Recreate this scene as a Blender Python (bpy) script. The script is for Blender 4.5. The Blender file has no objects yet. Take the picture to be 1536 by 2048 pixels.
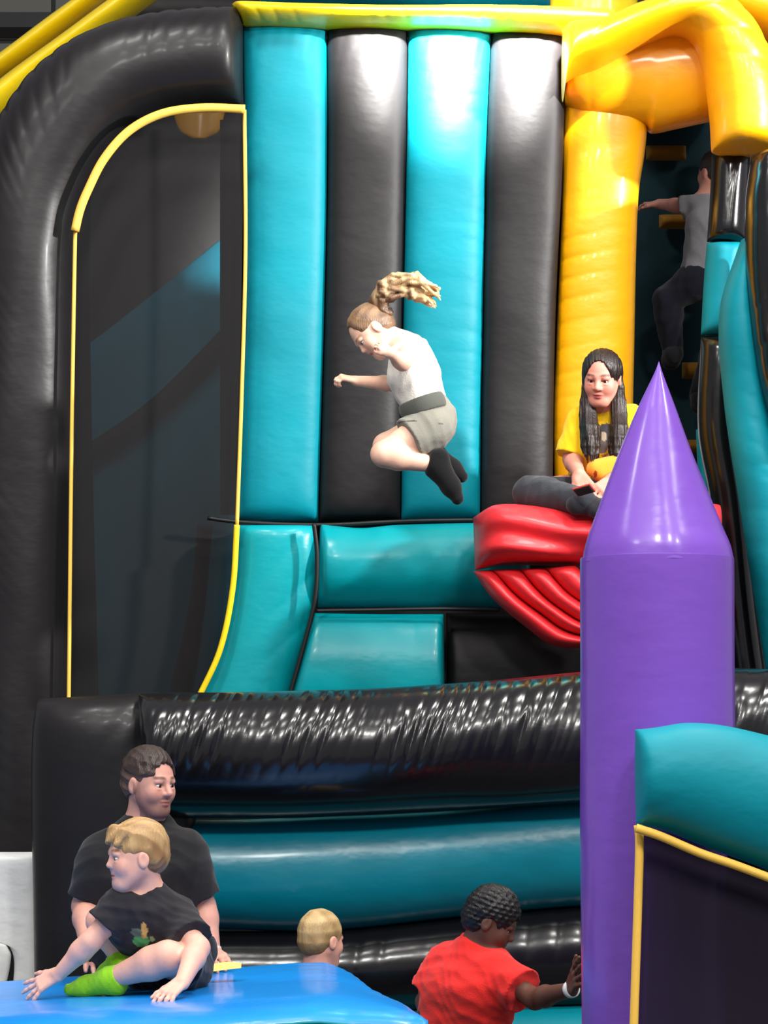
import bpy, math, random
import numpy as np
from mathutils import Vector, Matrix

# ------------------------------------------------------------------ camera
sc = bpy.context.scene
F = 5650.0                       # focal length in pixels of the 1536 x 2048 frame
CAMP = np.array([0.0, 0.0, 1.6])
PITCH = math.atan(476.0 / F)
cam = bpy.data.cameras.new('camera'); camo = bpy.data.objects.new('camera', cam)
sc.collection.objects.link(camo); sc.camera = camo
camo.location = CAMP; camo.rotation_euler = (math.pi / 2 + PITCH, 0, 0)
cam.sensor_fit = 'VERTICAL'; cam.sensor_height = 36.0; cam.lens = F * 36.0 / 2048.0
cam.clip_end = 200
# ------------------------------------------------------------------ world, exposure
sc.view_settings.view_transform = 'Standard'; sc.view_settings.look = 'None'
sc.view_settings.gamma = 1.0; sc.view_settings.use_curve_mapping = False
sc.view_settings.exposure = 0.25
w = bpy.data.worlds.new('hall'); sc.world = w; w.use_nodes = True
w.node_tree.nodes['Background'].inputs[0].default_value = (0.96, 0.95, 1.0, 1)
w.node_tree.nodes['Background'].inputs[1].default_value = 0.30
# ------------------------------------------------------------------ hall lamps
def area(name, loc, target, size, power, col=(1, 1, 1), shape='SQUARE', size_y=None, spread=math.pi):
    l = bpy.data.lights.new(name, 'AREA'); l.energy = power; l.color = col; l.shape = shape; l.size = size
    if size_y: l.size_y = size_y
    l.spread = spread
    o = bpy.data.objects.new(name, l); sc.collection.objects.link(o)
    o.location = loc
    o.rotation_euler = (Vector(target) - Vector(loc)).to_track_quat('-Z', 'Y').to_euler()
    return o
for ix, x in enumerate((-4.2, -1.2, 2.2, 5.4)):
    for iy, y in enumerate((2.0, 6.3)):
        area('hall_lamp', (x, y, 7.4), (x * 0.7, y + (5.5 if y < 4 else 2.2), 0), 0.75, {-4.2: 60, -1.2: 200, 2.2: 190, 5.4: 150}[x] if y < 4 else (55 if x < 0 else 130), (1, .97, .92))
area('hall_lamp', (-1.9, 9.0, 7.6), (-1.6, 9.6, 0), 0.7, 110, (1, .97, .92))
area('hall_lamp', (1.6, 9.4, 7.2), (0.6, 10.6, 0), 0.8, 130, (1, .97, .92))
def spot(name, loc, target, power, ang, blend, col=(1, 1, 1), rad=.15):
    l = bpy.data.lights.new(name, 'SPOT'); l.energy = power; l.color = col
    l.spot_size = math.radians(ang); l.spot_blend = blend; l.shadow_soft_size = rad
    o = bpy.data.objects.new(name, l); sc.collection.objects.link(o); o.location = loc
    o.rotation_euler = (Vector(target) - Vector(loc)).to_track_quat('-Z', 'Y').to_euler()
    return o
spot('flood_lamp', (0.9, 8.4, 6.3), (0.40, 12.2, 4.98), 46000, 20, 1.0, (1, .98, .93))
spot('flood_lamp', (5.0, 9.0, 4.9), (0.0, 12.2, 3.6), 2300, 36, .8, (1, .98, .95))

# ------------------------------------------------------------------ helpers
FW = np.array([0, math.cos(PITCH), math.sin(PITCH)]); UPV = np.array([0, -math.sin(PITCH), math.cos(PITCH)])
def W(px, py, Y):
    """point of the place seen at (px, py) of the frame, Y metres out"""
    d = FW + np.array([1.0, 0, 0]) * (px - 768) / F + UPV * (1024 - py) / F
    return CAMP + d * (Y / d[1])
def lin(c):
    return tuple(((v / 255) / 12.92 if v / 255 <= .04045 else ((v / 255 + .055) / 1.055) ** 2.4) for v in c)
def link(o): sc.collection.objects.link(o); return o
def thing(name, label, cat, loc=(0, 0, 0), group=None, kind=None):
    o = bpy.data.objects.new(name, None); link(o); o.location = loc
    o['label'] = label
    if cat: o['category'] = cat
    if group: o['group'] = group
    if kind: o['kind'] = kind
    return o
def mesh_obj(name, V, Fc, mat, parent=None, smooth=True, colors=None, label=None):
    me = bpy.data.meshes.new(name)
    V = np.asarray(V, dtype=np.float32).reshape(-1, 3)
    if isinstance(Fc, np.ndarray) and Fc.ndim == 2:
        n, k = Fc.shape
        me.vertices.add(len(V)); me.vertices.foreach_set('co', V.ravel())
        me.loops.add(n * k); me.loops.foreach_set('vertex_index', Fc.astype(np.int32).ravel())
        me.polygons.add(n)
        me.polygons.foreach_set('loop_start', np.arange(0, n * k, k, dtype=np.int32))
        me.polygons.foreach_set('loop_total', np.full(n, k, dtype=np.int32))
    else:
        me.from_pydata([tuple(map(float, v)) for v in V], [], [tuple(int(i) for i in f) for f in Fc])
    me.update(calc_edges=True); me.validate()
    if smooth: me.polygons.foreach_set('use_smooth', np.ones(len(me.polygons), dtype=bool))
    if colors is not None:
        a = me.color_attributes.new('Col', 'FLOAT_COLOR', 'POINT')
        c = np.ones((len(V), 4), dtype=np.float32); c[:, :3] = colors
        a.data.foreach_set('color', c.ravel())
    me.materials.append(mat)
    o = bpy.data.objects.new(name, me); link(o)
    if parent:
        o.parent = parent
        o.matrix_parent_inverse = parent_inv(parent)
    if label: o['label'] = label
    return o
def parent_inv(p):
    # things are empties at their base, every mesh keeps its points in world coordinates
    return Matrix.Translation(-Vector(p.location)) if p.type == 'EMPTY' else Matrix()
def set_in(n, key, v):
    if key in n.inputs: n.inputs[key].default_value = v
def base_mat(name):
    m = bpy.data.materials.new(name); m.use_nodes = True
    nt = m.node_tree; return m, nt, nt.nodes['Principled BSDF']
def vinyl(name, rgb, rough=.34, coat=.25, bump=.35, spec=.5, wr=.12, scale=7):
    m, nt, b = base_mat(name)
    tc = nt.nodes.new('ShaderNodeTexCoord')
    n1 = nt.nodes.new('ShaderNodeTexNoise'); n1.inputs['Scale'].default_value = scale; n1.inputs['Detail'].default_value = 3
    n2 = nt.nodes.new('ShaderNodeTexNoise'); n2.inputs['Scale'].default_value = 2.2; n2.inputs['Detail'].default_value = 3
    mp = nt.nodes.new('ShaderNodeMapping'); mp.inputs['Scale'].default_value = (1.0, 1.0, 1.6)
    nt.links.new(tc.outputs['Object'], mp.inputs[0]); nt.links.new(mp.outputs[0], n1.inputs[0]); nt.links.new(tc.outputs['Object'], n2.inputs[0])
    bp = nt.nodes.new('ShaderNodeBump'); bp.inputs['Strength'].default_value = bump; bp.inputs['Distance'].default_value = .02
    nt.links.new(n1.outputs[0], bp.inputs['Height']); nt.links.new(bp.outputs[0], b.inputs['Normal'])
    c = lin(rgb)
    mr = nt.nodes.new('ShaderNodeMapRange'); mr.inputs['To Min'].default_value = 1 - wr; mr.inputs['To Max'].default_value = 1 + wr
    mr.inputs['From Min'].default_value = .3; mr.inputs['From Max'].default_value = .7
    nt.links.new(n2.outputs[0], mr.inputs[0])
    mx = nt.nodes.new('ShaderNodeMix'); mx.data_type = 'RGBA'; mx.blend_type = 'MULTIPLY'; mx.inputs[0].default_value = 1
    mx.inputs[6].default_value = (*c, 1); nt.links.new(mr.outputs[0], mx.inputs[7]); nt.links.new(mx.outputs[2], b.inputs['Base Color'])
    set_in(b, 'Roughness', rough); set_in(b, 'Coat Weight', coat); set_in(b, 'Coat Roughness', .12); set_in(b, 'Specular IOR Level', spec)
    return m
def plain(name, rgb, rough=.6, metal=0, spec=.4):
    m, nt, b = base_mat(name)
    n = nt.nodes.new('ShaderNodeTexNoise'); n.inputs['Scale'].default_value = 30
    mr = nt.nodes.new('ShaderNodeMapRange'); mr.inputs['To Min'].default_value = .85; mr.inputs['To Max'].default_value = 1.12
    nt.links.new(n.outputs[0], mr.inputs[0])
    mx = nt.nodes.new('ShaderNodeMix'); mx.data_type = 'RGBA'; mx.blend_type = 'MULTIPLY'; mx.inputs[0].default_value = 1
    mx.inputs[6].default_value = (*lin(rgb), 1); nt.links.new(mr.outputs[0], mx.inputs[7]); nt.links.new(mx.outputs[2], b.inputs['Base Color'])
    set_in(b, 'Roughness', rough); set_in(b, 'Metallic', metal); set_in(b, 'Specular IOR Level', spec)
    return m
def vcol(name, rough=.55, sss=0.0, spec=.4, sheen=0.0, nscale=60, bump=.1, stretch=(1, 1, 1)):
    m, nt, b = base_mat(name)
    a = nt.nodes.new('ShaderNodeVertexColor'); a.layer_name = 'Col'
    n = nt.nodes.new('ShaderNodeTexNoise'); n.inputs['Scale'].default_value = nscale
    tc = nt.nodes.new('ShaderNodeTexCoord'); mp = nt.nodes.new('ShaderNodeMapping'); mp.inputs['Scale'].default_value = stretch
    nt.links.new(tc.outputs['Object'], mp.inputs[0]); nt.links.new(mp.outputs[0], n.inputs[0])
    mr = nt.nodes.new('ShaderNodeMapRange'); mr.inputs['To Min'].default_value = .9; mr.inputs['To Max'].default_value = 1.08
    nt.links.new(n.outputs[0], mr.inputs[0])
    mx = nt.nodes.new('ShaderNodeMix'); mx.data_type = 'RGBA'; mx.blend_type = 'MULTIPLY'; mx.inputs[0].default_value = 1
    nt.links.new(a.outputs[0], mx.inputs[6]); nt.links.new(mr.outputs[0], mx.inputs[7]); nt.links.new(mx.outputs[2], b.inputs['Base Color'])
    bp = nt.nodes.new('ShaderNodeBump'); bp.inputs['Strength'].default_value = bump; bp.inputs['Distance'].default_value = .004
    nt.links.new(n.outputs[0], bp.inputs['Height']); nt.links.new(bp.outputs[0], b.inputs['Normal'])
    set_in(b, 'Roughness', rough); set_in(b, 'Specular IOR Level', spec)
    if sss: set_in(b, 'Subsurface Weight', sss); set_in(b, 'Subsurface Scale', .01); b.inputs['Subsurface Radius'].default_value = (1, .35, .2)
    if sheen: set_in(b, 'Sheen Weight', sheen)
    return m
def netting(name, rgb, alpha, scale=1):
    """fine woven safety net: threads too fine to pick apart, so part of the light passes"""
    m, nt, b = base_mat(name)
    set_in(b, 'Base Color', (*lin(rgb), 1)); set_in(b, 'Roughness', .8); set_in(b, 'Specular IOR Level', .1)
    out = nt.nodes['Material Output']; tr = nt.nodes.new('ShaderNodeBsdfTransparent'); mx = nt.nodes.new('ShaderNodeMixShader')
    n = nt.nodes.new('ShaderNodeTexNoise'); n.inputs['Scale'].default_value = 2.0
    mr = nt.nodes.new('ShaderNodeMapRange'); mr.inputs['To Min'].default_value = alpha - .06; mr.inputs['To Max'].default_value = alpha + .06
    nt.links.new(n.outputs[0], mr.inputs[0]); nt.links.new(mr.outputs[0], mx.inputs[0])
    nt.links.new(tr.outputs[0], mx.inputs[1]); nt.links.new(b.outputs[0], mx.inputs[2]); nt.links.new(mx.outputs[0], out.inputs[0])
    return m

M = dict(
    black=vinyl('black_vinyl', (28, 26, 28), .5, .0, .2, spec=.28, wr=.2),
    archblack=vinyl('arch_black_vinyl', (27, 25, 27), .38, .04, .12, spec=.28, wr=.2),
    tealshiny=vinyl('shiny_teal_vinyl', (0, 146, 156), .32, .1, .2, spec=.35),
    blackgloss=vinyl('glossy_black_vinyl', (15, 14, 17), .22, .2, .10, spec=.45, wr=.2),
    teal=vinyl('teal_vinyl', (0, 130, 146), .50, .0, .22, spec=.22),
    tealdeep=vinyl('deep_teal_vinyl', (0, 116, 134), .30, .15, .2),
    yellow=vinyl('yellow_vinyl', (255, 180, 0), .42, .25, .3, wr=.06),
    lemon=vinyl('lemon_vinyl', (238, 205, 10), .38, .25, .3, wr=.06),
    trim=plain('yellow_piping', (250, 200, 85), .55),
    red=vinyl('red_vinyl', (240, 46, 54), .42, .1, .3),
    purple=vinyl('purple_vinyl', (120, 74, 186), .30, .30, .16, wr=.05),
    blue=vinyl('blue_vinyl', (12, 142, 236), .33, .3, .4, wr=.08),
    white=vinyl('white_vinyl', (245, 246, 244), .4, .2, .4),
    seam=plain('black_seam', (12, 12, 14), .5),
    net=netting('black_netting', (36, 35, 36), .66),
    netp=netting('dark_netting', (40, 34, 48), .66),
    concrete=plain('grey_block', (112, 110, 104), .9),
    darkpaint=plain('black_steel', (20, 20, 24), .5),
    floor=plain('grey_carpet', (70, 72, 78), .95),
    skin=vcol('skin', .5, .0, .4), hair=vcol('hair', .42, 0, .45, bump=.7, nscale=45, stretch=(6, 6, .8)), cloth=vcol('cloth', .85, 0, .15, .15, bump=.3, nscale=200),
    eyew=plain('eye_white', (225, 222, 218), .2), iris=plain('eye_iris', (40, 30, 26), .2),
)

# ---- inflated panels and tubes
def catmull(P, n, dense=1.0):
    P = np.array([(p[0], p[1], p[2] if len(p) > 2 else 0.0) for p in P], dtype=float)
    if len(P) == 2:
        t = np.linspace(0, 1, n)[:, None]; return P[0] * (1 - t) + P[1] * t
    seg = np.linalg.norm(np.diff(P[:, :2], axis=0), axis=1); s = np.concatenate([[0], np.cumsum(seg)])
    q = np.linspace(0, s[-1], n); out = np.zeros((n, 3))
    m = np.zeros_like(P)
    for i in range(len(P)):
        if i == 0: m[i] = (P[1] - P[0]) / (s[1] - s[0])
        elif i == len(P) - 1: m[i] = (P[-1] - P[-2]) / (s[-1] - s[-2])
        else: m[i] = (P[i + 1] - P[i - 1]) / (s[i + 1] - s[i - 1])
    for j, x in enumerate(q):
        i = min(max(np.searchsorted(s, x) - 1, 0), len(P) - 2); h = s[i + 1] - s[i]; t = (x - s[i]) / h
        out[j] = (2*t**3 - 3*t*t + 1) * P[i] + (t**3 - 2*t*t + t) * h * m[i] + (-2*t**3 + 3*t*t) * P[i+1] + (t**3 - t*t) * h * m[i+1]
    return out
def ridge(x, rng, freq):
    """sharp irregular pleats along x (metres), about freq of them to the metre"""
    r = [(rng.uniform(.15, .5) * freq, rng.uniform(0, 6.28)) for _ in range(5)]
    wp = sum(np.sin(x * f * 2 + p) for f, p in r[:3]) * .22 / freq
    am = np.clip(.5 + sum(np.sin(x * f * 2.6 + p) for f, p in r[2:]) * .3, .08, 1)
    return (1 - np.abs(np.sin((x + wp) * freq * math.pi))) ** 1.6 * am + .25 * (1 - np.abs(np.sin((x - wp) * freq * 1.37 + 1))) ** 2
def lown(x, y, rng, f):
    o = np.zeros_like(x)
    for k in range(6):
        a, b = rng.normal(0, f, 2); o += np.sin(a * x + b * y + rng.uniform(0, 6.28))
    return o / 4
def panel(name, A, B, Y, T, mat, parent, nu=30, nv=110, q=1.0, endk=30, pucker=(), lumps=0.0, seed=1, label=None, Tback=None, fold=None):
    """inflated cell between the edges A and B (frame positions, optional extra depth), T half thick, Y metres out"""
    rng = np.random.RandomState(seed * 7 + 3)
    a = catmull(A, nv); b = catmull(B, nv)
    PA = np.array([W(p[0], p[1], Y + p[2]) for p in a]); PB = np.array([W(p[0], p[1], Y + p[2]) for p in b])
    s = np.linspace(0, 1, nu); u = (1 - np.cos(math.pi * s)) / 2; pr = np.sin(math.pi * s) ** q
    v = np.linspace(0, 1, nv); ep = (1 - np.abs(2 * v - 1) ** endk) ** .5
    U, Vv = np.meshgrid(u, v); S = PA[:, None] * (1 - U[..., None]) + PB[:, None] * U[..., None]
    mid = (PA + PB) / 2; L = np.concatenate([[0], np.cumsum(np.linalg.norm(np.diff(mid, axis=0), axis=1))]); LV = np.repeat(L[:, None], nu, 1)
    Wd = np.linalg.norm(PB - PA, axis=1)[:, None]; WU = U * Wd
    pro = pr[None, :] * ep[:, None]
    d = np.zeros_like(U)
    for (edge, amp, freq, reach, slant) in pucker:
        if edge == 'A': d -= amp * ridge(LV + slant * WU, rng, freq) * np.exp(-WU / reach)
        if edge == 'B': d -= amp * ridge(LV + slant * (Wd - WU), rng, freq) * np.exp(-(Wd - WU) / reach)
        if edge == 'S': d -= amp * ridge(WU + slant * LV, rng, freq) * np.exp(-LV / reach)
        if edge == 'E': d -= amp * ridge(WU + slant * LV, rng, freq) * np.exp(-(L[-1] - LV) / reach)
        if edge == 'M': d -= amp * ridge(LV + slant * WU, rng, freq) * np.exp(-((WU - reach) / .07) ** 2)
    if lumps: d += lumps * lown(LV, WU, rng, 7)
    if fold is not None: d += fold(U, Vv)
    fr = S.copy(); fr[..., 1] -= T * pro + d * np.minimum(1, pro * 3)
    bk = S.copy(); bk[..., 1] += (T if Tback is None else Tback) * pro
    n = nu * nv; idx = np.arange(n).reshape(nv, nu)
    f1 = np.stack([idx[:-1, :-1], idx[1:, :-1], idx[1:, 1:], idx[:-1, 1:]], -1).reshape(-1, 4)
    border = np.zeros((nv, nu), bool); border[:, 0] = border[:, -1] = border[0] = border[-1] = True
    bi = idx.copy() + n; bi[border] = idx[border]
    f2 = np.stack([bi[:-1, :-1], bi[:-1, 1:], bi[1:, 1:], bi[1:, :-1]], -1).reshape(-1, 4)
    V = np.concatenate([fr.reshape(-1, 3), bk.reshape(-1, 3)]); Fc = np.concatenate([f1, f2])
    used = np.zeros(len(V), bool); used[Fc.ravel()] = True; mp = np.cumsum(used) - 1
    return mesh_obj(name, V[used], mp[Fc], mat, parent, label=label)
def sweep(name, P, R, mat, parent, ns=10, label=None, colors=None, sm=None):
    """round cord or limb along world points P with radius or radii R"""
    P = np.asarray(P, float)
    if sm and len(P) > 2: P = catmull3(P, sm); R = np.interp(np.linspace(0, 1, sm), np.linspace(0, 1, len(np.atleast_1d(R))), np.atleast_1d(R)) if np.ndim(R) else R
    n = len(P); R = np.full(n, R) if np.ndim(R) == 0 else np.asarray(R)
    T = np.gradient(P, axis=0); T /= np.linalg.norm(T, axis=1)[:, None] + 1e-9
    N = np.zeros_like(P); ref = np.array([0, 1.0, 0]) if abs(T[0][1]) < .9 else np.array([1.0, 0, 0])
    for i in range(n):
        ref = ref - T[i] * ref.dot(T[i]); ref /= np.linalg.norm(ref) + 1e-9; N[i] = ref
    Bn = np.cross(T, N); th = np.linspace(0, 2 * math.pi, ns, endpoint=False)
    V = P[:, None] + R[:, None, None] * (np.cos(th)[None, :, None] * N[:, None] + np.sin(th)[None, :, None] * Bn[:, None])
    Fc = [(i * ns + j, i * ns + (j + 1) % ns, (i + 1) * ns + (j + 1) % ns, (i + 1) * ns + j) for i in range(n - 1) for j in range(ns)]
    Fc += [tuple(range(ns))[::-1], tuple((n - 1) * ns + j for j in range(ns))]
    return mesh_obj(name, V.reshape(-1, 3), Fc, mat, parent, label=label, colors=colors)
def catmull3(P, n):
    P = np.asarray(P, float); s = np.linspace(0, len(P) - 1, n); out = []
    for x in s:
        i = min(int(x), len(P) - 2); t = x - i
        p0 = P[max(i - 1, 0)]; p1 = P[i]; p2 = P[i + 1]; p3 = P[min(i + 2, len(P) - 1)]
        out.append(.5 * (2 * p1 + (p2 - p0) * t + (2 * p0 - 5 * p1 + 4 * p2 - p3) * t * t + (3 * p1 - p0 - 3 * p2 + p3) * t ** 3))
    return np.array(out)
def cord(name, pts, Y, r, mat, parent, n=60, label=None):
    c = catmull(pts, n); return sweep(name, [W(p[0], p[1], Y + p[2]) for p in c], r, mat, parent, label=label)
def boxmesh(name, x0, x1, y0, y1, z0, z1, mat, parent=None):
    V = [(x, y, z) for x in (x0, x1) for y in (y0, y1) for z in (z0, z1)]
    Fc = [(0, 1, 3, 2), (4, 6, 7, 5), (0, 4, 5, 1), (2, 3, 7, 6), (0, 2, 6, 4), (1, 5, 7, 3)]
    return mesh_obj(name, V, Fc, mat, parent, smooth=False)

# ================================================================== the setting
fl = boxmesh('floor', -9, 9, -3, 19, -.1, 0, M['floor']); fl['kind'] = 'structure'; fl['label'] = 'grey carpet floor of the play hall'
wb = boxmesh('wall_back', -9, 9, 18.6, 19, 0, 9, M['darkpaint']); wb['kind'] = 'structure'; wb['label'] = 'grey block wall at the back of the hall'
bw, bh = .45, .34
blk = None
for r in range(9):
    for c in range(9):
        x = -4.0 + c * bw; z = 4.3 + r * bh
        if blk is None: blk = boxmesh('block', 0, bw - .03, -.03, .02, 0, bh - .03, M['concrete'], wb); o = blk
        else: o = blk.copy(); link(o)
        o.parent = wb; o.matrix_parent_inverse = Matrix(); o.location = (x + (bw / 2 if r % 2 else 0), 18.6, z)
bm_ = boxmesh('trim_1', -5, 1, 17.6, 17.9, W(0, 54, 17.6)[2], W(0, 24, 17.6)[2], M['darkpaint']); bm_['kind'] = 'structure'; bm_['label'] = 'black steel beam across the back wall'
PI = math.pi
# ================================================================== yellow slanted inflatable behind the arch
t = thing('slanted_inflatable', 'yellow inflatable with two slanting rails and a black stripe, behind the black arch', 'inflatable', W(60, 400, 15))
panel('rail', [(-160, 225), (0, 112), (110, 30), (240, -60)], [(-160, 262), (0, 160), (110, 80), (250, -30)], 14.6, .16, M['lemon'], t, seed=3, label='upper yellow rail')
panel('rail', [(-160, 300), (0, 165), (120, 78), (240, -10), (420, -130)], [(-160, 345), (-10, 240), (100, 150), (180, 90), (320, -10), (480, -120)], 14.4, .18, M['lemon'], t, seed=4, label='lower yellow rail')
panel('backing', [(-160, 240), (0, 130), (240, -50)], [(-160, 330), (0, 200), (280, -30)], 14.9, .03, M['seam'], t, label='black stripe')
# black inflatable top seen beyond
t = thing('black_inflatable', 'dark inflatable top seen above the black arch at the top edge', 'inflatable', W(340, 100, 15.4))
panel('tube', [(230, -60), (360, -40), (520, -30)], [(230, 120), (360, 100), (520, 100)], 15.4, .25, M['black'], t, seed=5)
t = thing('teal_inflatable', 'teal inflatable roof seen above the yellow top tube', 'inflatable', W(800, 60, 14.2))
panel('tube', [(525, -60), (800, -60), (1110, -60)], [(520, 22), (800, 24), (1110, 60)], 14.2, .2, M['tealdeep'], t, seed=6)
t = thing('yellow_inflatable', 'yellow inflatable block seen above the top tube', 'inflatable', W(1190, 60, 14.0))
panel('tube', [(1100, -70), (1100, 60)], [(1275, -70), (1275, 60)], 13.6, .15, M['lemon'], t, seed=8)

# ================================================================== the big slide tower
tw = thing('slide_tower', 'tall black, teal and yellow striped inflatable tower with a net window', 'inflatable', (0, 12.3, 0))
YW = 12.3
Lk = dict(lumps=.006)
# black side arch (inner edge, outer edge)
panel('side_arch',
      [(130, 2300), (134, 1800), (137, 1380), (143, 900), (150, 480), (168, 400), (205, 320), (255, 262), (320, 228), (400, 214), (486, 212)],
      [(-110, 2300), (-100, 1800), (-90, 1380), (-75, 900), (-60, 480), (-38, 330), (8, 222), (80, 130), (180, 66), (320, 28), (486, 16)],
      12.2, .24, M['archblack'], tw, nu=44, nv=420, q=.8, pucker=[('B', .040, 12, .07, .3), ('A', .006, 7, .05, 0)], lumps=.008, seed=11, endk=90)
# things seen through the net
panel('slide_lane', [(60, 755), (170, 692), (300, 592), (470, 455)], [(60, 1500), (170, 1480), (300, 1480), (470, 1480)], 14.6, .12, plain('dull_teal', (40, 150, 178), .8, spec=.1), tw, nu=30, seed=12, label='teal slide lane seen through the net')
panel('lane_rib', [(150, 905), (300, 800), (460, 640)], [(150, 945), (300, 850), (460, 700)], 14.42, .05, M['black'], tw, seed=13, label='black rib on the lane')
panel('inner_wall', [(60, 120), (60, 1500)], [(520, 120), (520, 1500)], 15.1, .1, M['black'], tw, seed=14, label='black inner wall behind the lane')
panel('inner_post', [(190, 100), (180, 600), (200, 1500)], [(190, 100), (150, 600), (140, 1500)][::1], 13.2, .05, M['black'], tw, seed=15, label='black post behind the net')
panel('inner_post', [(440, 240), (440, 1030)], [(500, 240), (500, 1030)], 13.2, .05, M['black'], tw, seed=18, label='black post at the right of the net')
panel('inner_flap', [(395, 1050), (380, 1200), (335, 1400)], [(425, 1050), (412, 1200), (385, 1400)], 13.4, .03, plain('brown_flap', (78, 48, 36), .7), tw, seed=16, label='brown strap behind the net')
panel('inner_patch', [(345, 225), (360, 262), (385, 280)], [(450, 225), (438, 262), (412, 280)], 13.6, .03, M['yellow'], tw, seed=17, label='yellow patch at the top behind the net')  # yellow vinyl blob seen through the net
# net window
cn = catmull([(138, 1460), (145, 900), (153, 470), (172, 395), (208, 322), (258, 266), (322, 232), (400, 218), (489, 220)], 60)
cr = catmull([(440, 1460), (462, 1200), (474, 1050), (481, 700), (489, 222)], 30)
pts = [W(p[0], p[1], 12.24) for p in cn] + [W(p[0], p[1], 12.24) for p in cr[::-1]]
nf = len(pts); ptsb = [p + np.array([0, .004, 0]) for p in pts]
mesh_obj('net_window', pts + ptsb, [tuple(range(nf))[::-1], tuple(range(nf, 2 * nf))] + [(i, (i + 1) % nf, nf + (i + 1) % nf, nf + i) for i in range(nf)], M['net'], tw, smooth=False, label='fine black net window')
TR = M['trim']
cord('piping', [(150, 462), (160, 420), (176, 380), (208, 318), (258, 262), (322, 228), (400, 216), (490, 218)], 11.98, .019, TR, tw, label='thick yellow piping over the window arch')
cord('piping', [(137, 1440), (143, 900), (150, 480), (152, 440)], 12.0, .0085, TR, tw)
cord('piping', [(489, 220), (491, 500), (483, 800), (474, 1050)], 12.02, .0085, TR, tw)
cord('piping', [(474, 1050), (465, 1180), (440, 1300), (395, 1400)], 12.0, .013, M['lemon'], tw, label='bright yellow edge of the flared skirt')
# four wall columns
pk = [('S', .012, 14, .10, .2), ('A', .004, 8, .04, .2)]
panel('wall_column', [(484, 46), (489, 300), (493, 600), (485, 800), (476, 1042)], [(653, 50), (655, 300), (650, 600), (644, 800), (637, 1044)], YW, .12, M['teal'], tw, nv=220, nu=40, q=.58, pucker=pk, seed=21, label='teal wall column beside the net window', lumps=.004)
panel('wall_column', [(654, 50), (656, 300), (651, 600), (645, 800), (638, 1044)], [(815, 54), (812, 300), (806, 600), (803, 800), (801, 1042)], YW, .12, M['black'], tw, nv=220, nu=40, q=.58, pucker=pk, seed=22, label='black wall column behind the jumping girl', lumps=.004)
panel('wall_column', [(816, 54), (813, 300), (807, 600), (804, 800), (802, 1042)], [(982, 56), (972, 300), (966, 600), (962, 800), (960, 1040)], YW, .12, M['teal'], tw, nv=220, nu=40, q=.58, pucker=pk + [('B', .007, 11, .07, .1)], seed=23, label='teal wall column right of the girl', lumps=.005)
panel('wall_column', [(983, 56), (973, 300), (967, 600), (963, 800), (961, 1060)], [(1132, 60), (1126, 300), (1112, 600), (1107, 800), (1104, 1060)], YW, .12, M['black'], tw, nv=220, nu=40, q=.58, pucker=pk, seed=24, label='black wall column beside the yellow post', lumps=.008)
panel('column_backing', [(490, 70), (486, 1046)], [(1130, 80), (1110, 1060)], 12.44, .06, M['black'], tw, q=.3, seed=19)  # black sheet added behind the columns to close bright gaps between them
panel('top_tube', [(464, 8), (620, 14), (800, 18), (960, 16), (1140, 20), (1230, 24)], [(486, 50), (620, 54), (800, 56), (960, 60), (1140, 70), (1230, 76)], 12.2, .16, M['lemon'], tw, nv=200, pucker=[('B', .012, 10, .04, .2)], seed=25, label='yellow tube along the top of the wall', endk=60)
panel('base_wall', [(560, 1040), (560, 1900)], [(1300, 1040), (1300, 1900)], 12.75, .1, M['black'], tw, seed=26, label='black base under the wall')
# seams
cord('seam', [(415, 1036), (478, 1044), (640, 1050), (800, 1043), (950, 1040)], 12.14, .009, M['seam'], tw)
cord('seam', [(628, 1048), (634, 1110), (630, 1200), (608, 1290), (580, 1390)], 11.99, .010, M['seam'], tw)
cord('seam', [(632, 1222), (760, 1220), (890, 1218), (1000, 1220)], 12.0, .009, M['seam'], tw)
# base bolsters
panel('skirt', [(476, 1050), (466, 1180), (440, 1300), (375, 1470)], [(631, 1050), (636, 1120), (628, 1210), (560, 1470)], 12.15, .12, M['tealshiny'], tw, nv=130, nu=40, q=.7, pucker=[('B', .012, 5, .10, -1.2), ('A', .004, 8, .05, .3)], seed=27, label='teal skirt flaring out under the first column')
panel('bolster', [(640, 1048), (720, 1056), (790, 1050), (950, 1046), (1060, 1046)], [(634, 1216), (760, 1216), (900, 1216), (1060, 1216)], 12.15, .15, M['tealshiny'], tw, nv=120, pucker=[('A', .016, 5, .06, 0), ('S', .006, 8, .1, 0)], seed=28, label='upper teal bolster')
panel('bolster', [(630, 1226), (760, 1228), (888, 1228)], [(560, 1480), (760, 1480), (890, 1480)], 12.1, .15, M['tealshiny'], tw, nv=110, pucker=[('A', .012, 5, .06, 0)], seed=29, label='lower teal bolster', lumps=.004)
panel('bolster', [(892, 1226), (1000, 1228), (1240, 1230)], [(892, 1480), (1000, 1480), (1240, 1480)], 12.25, .14, M['black'], tw, nv=90, pucker=[('S', .01, 8, .05, 0)], seed=30, label='black bolster under the red platform')
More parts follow.
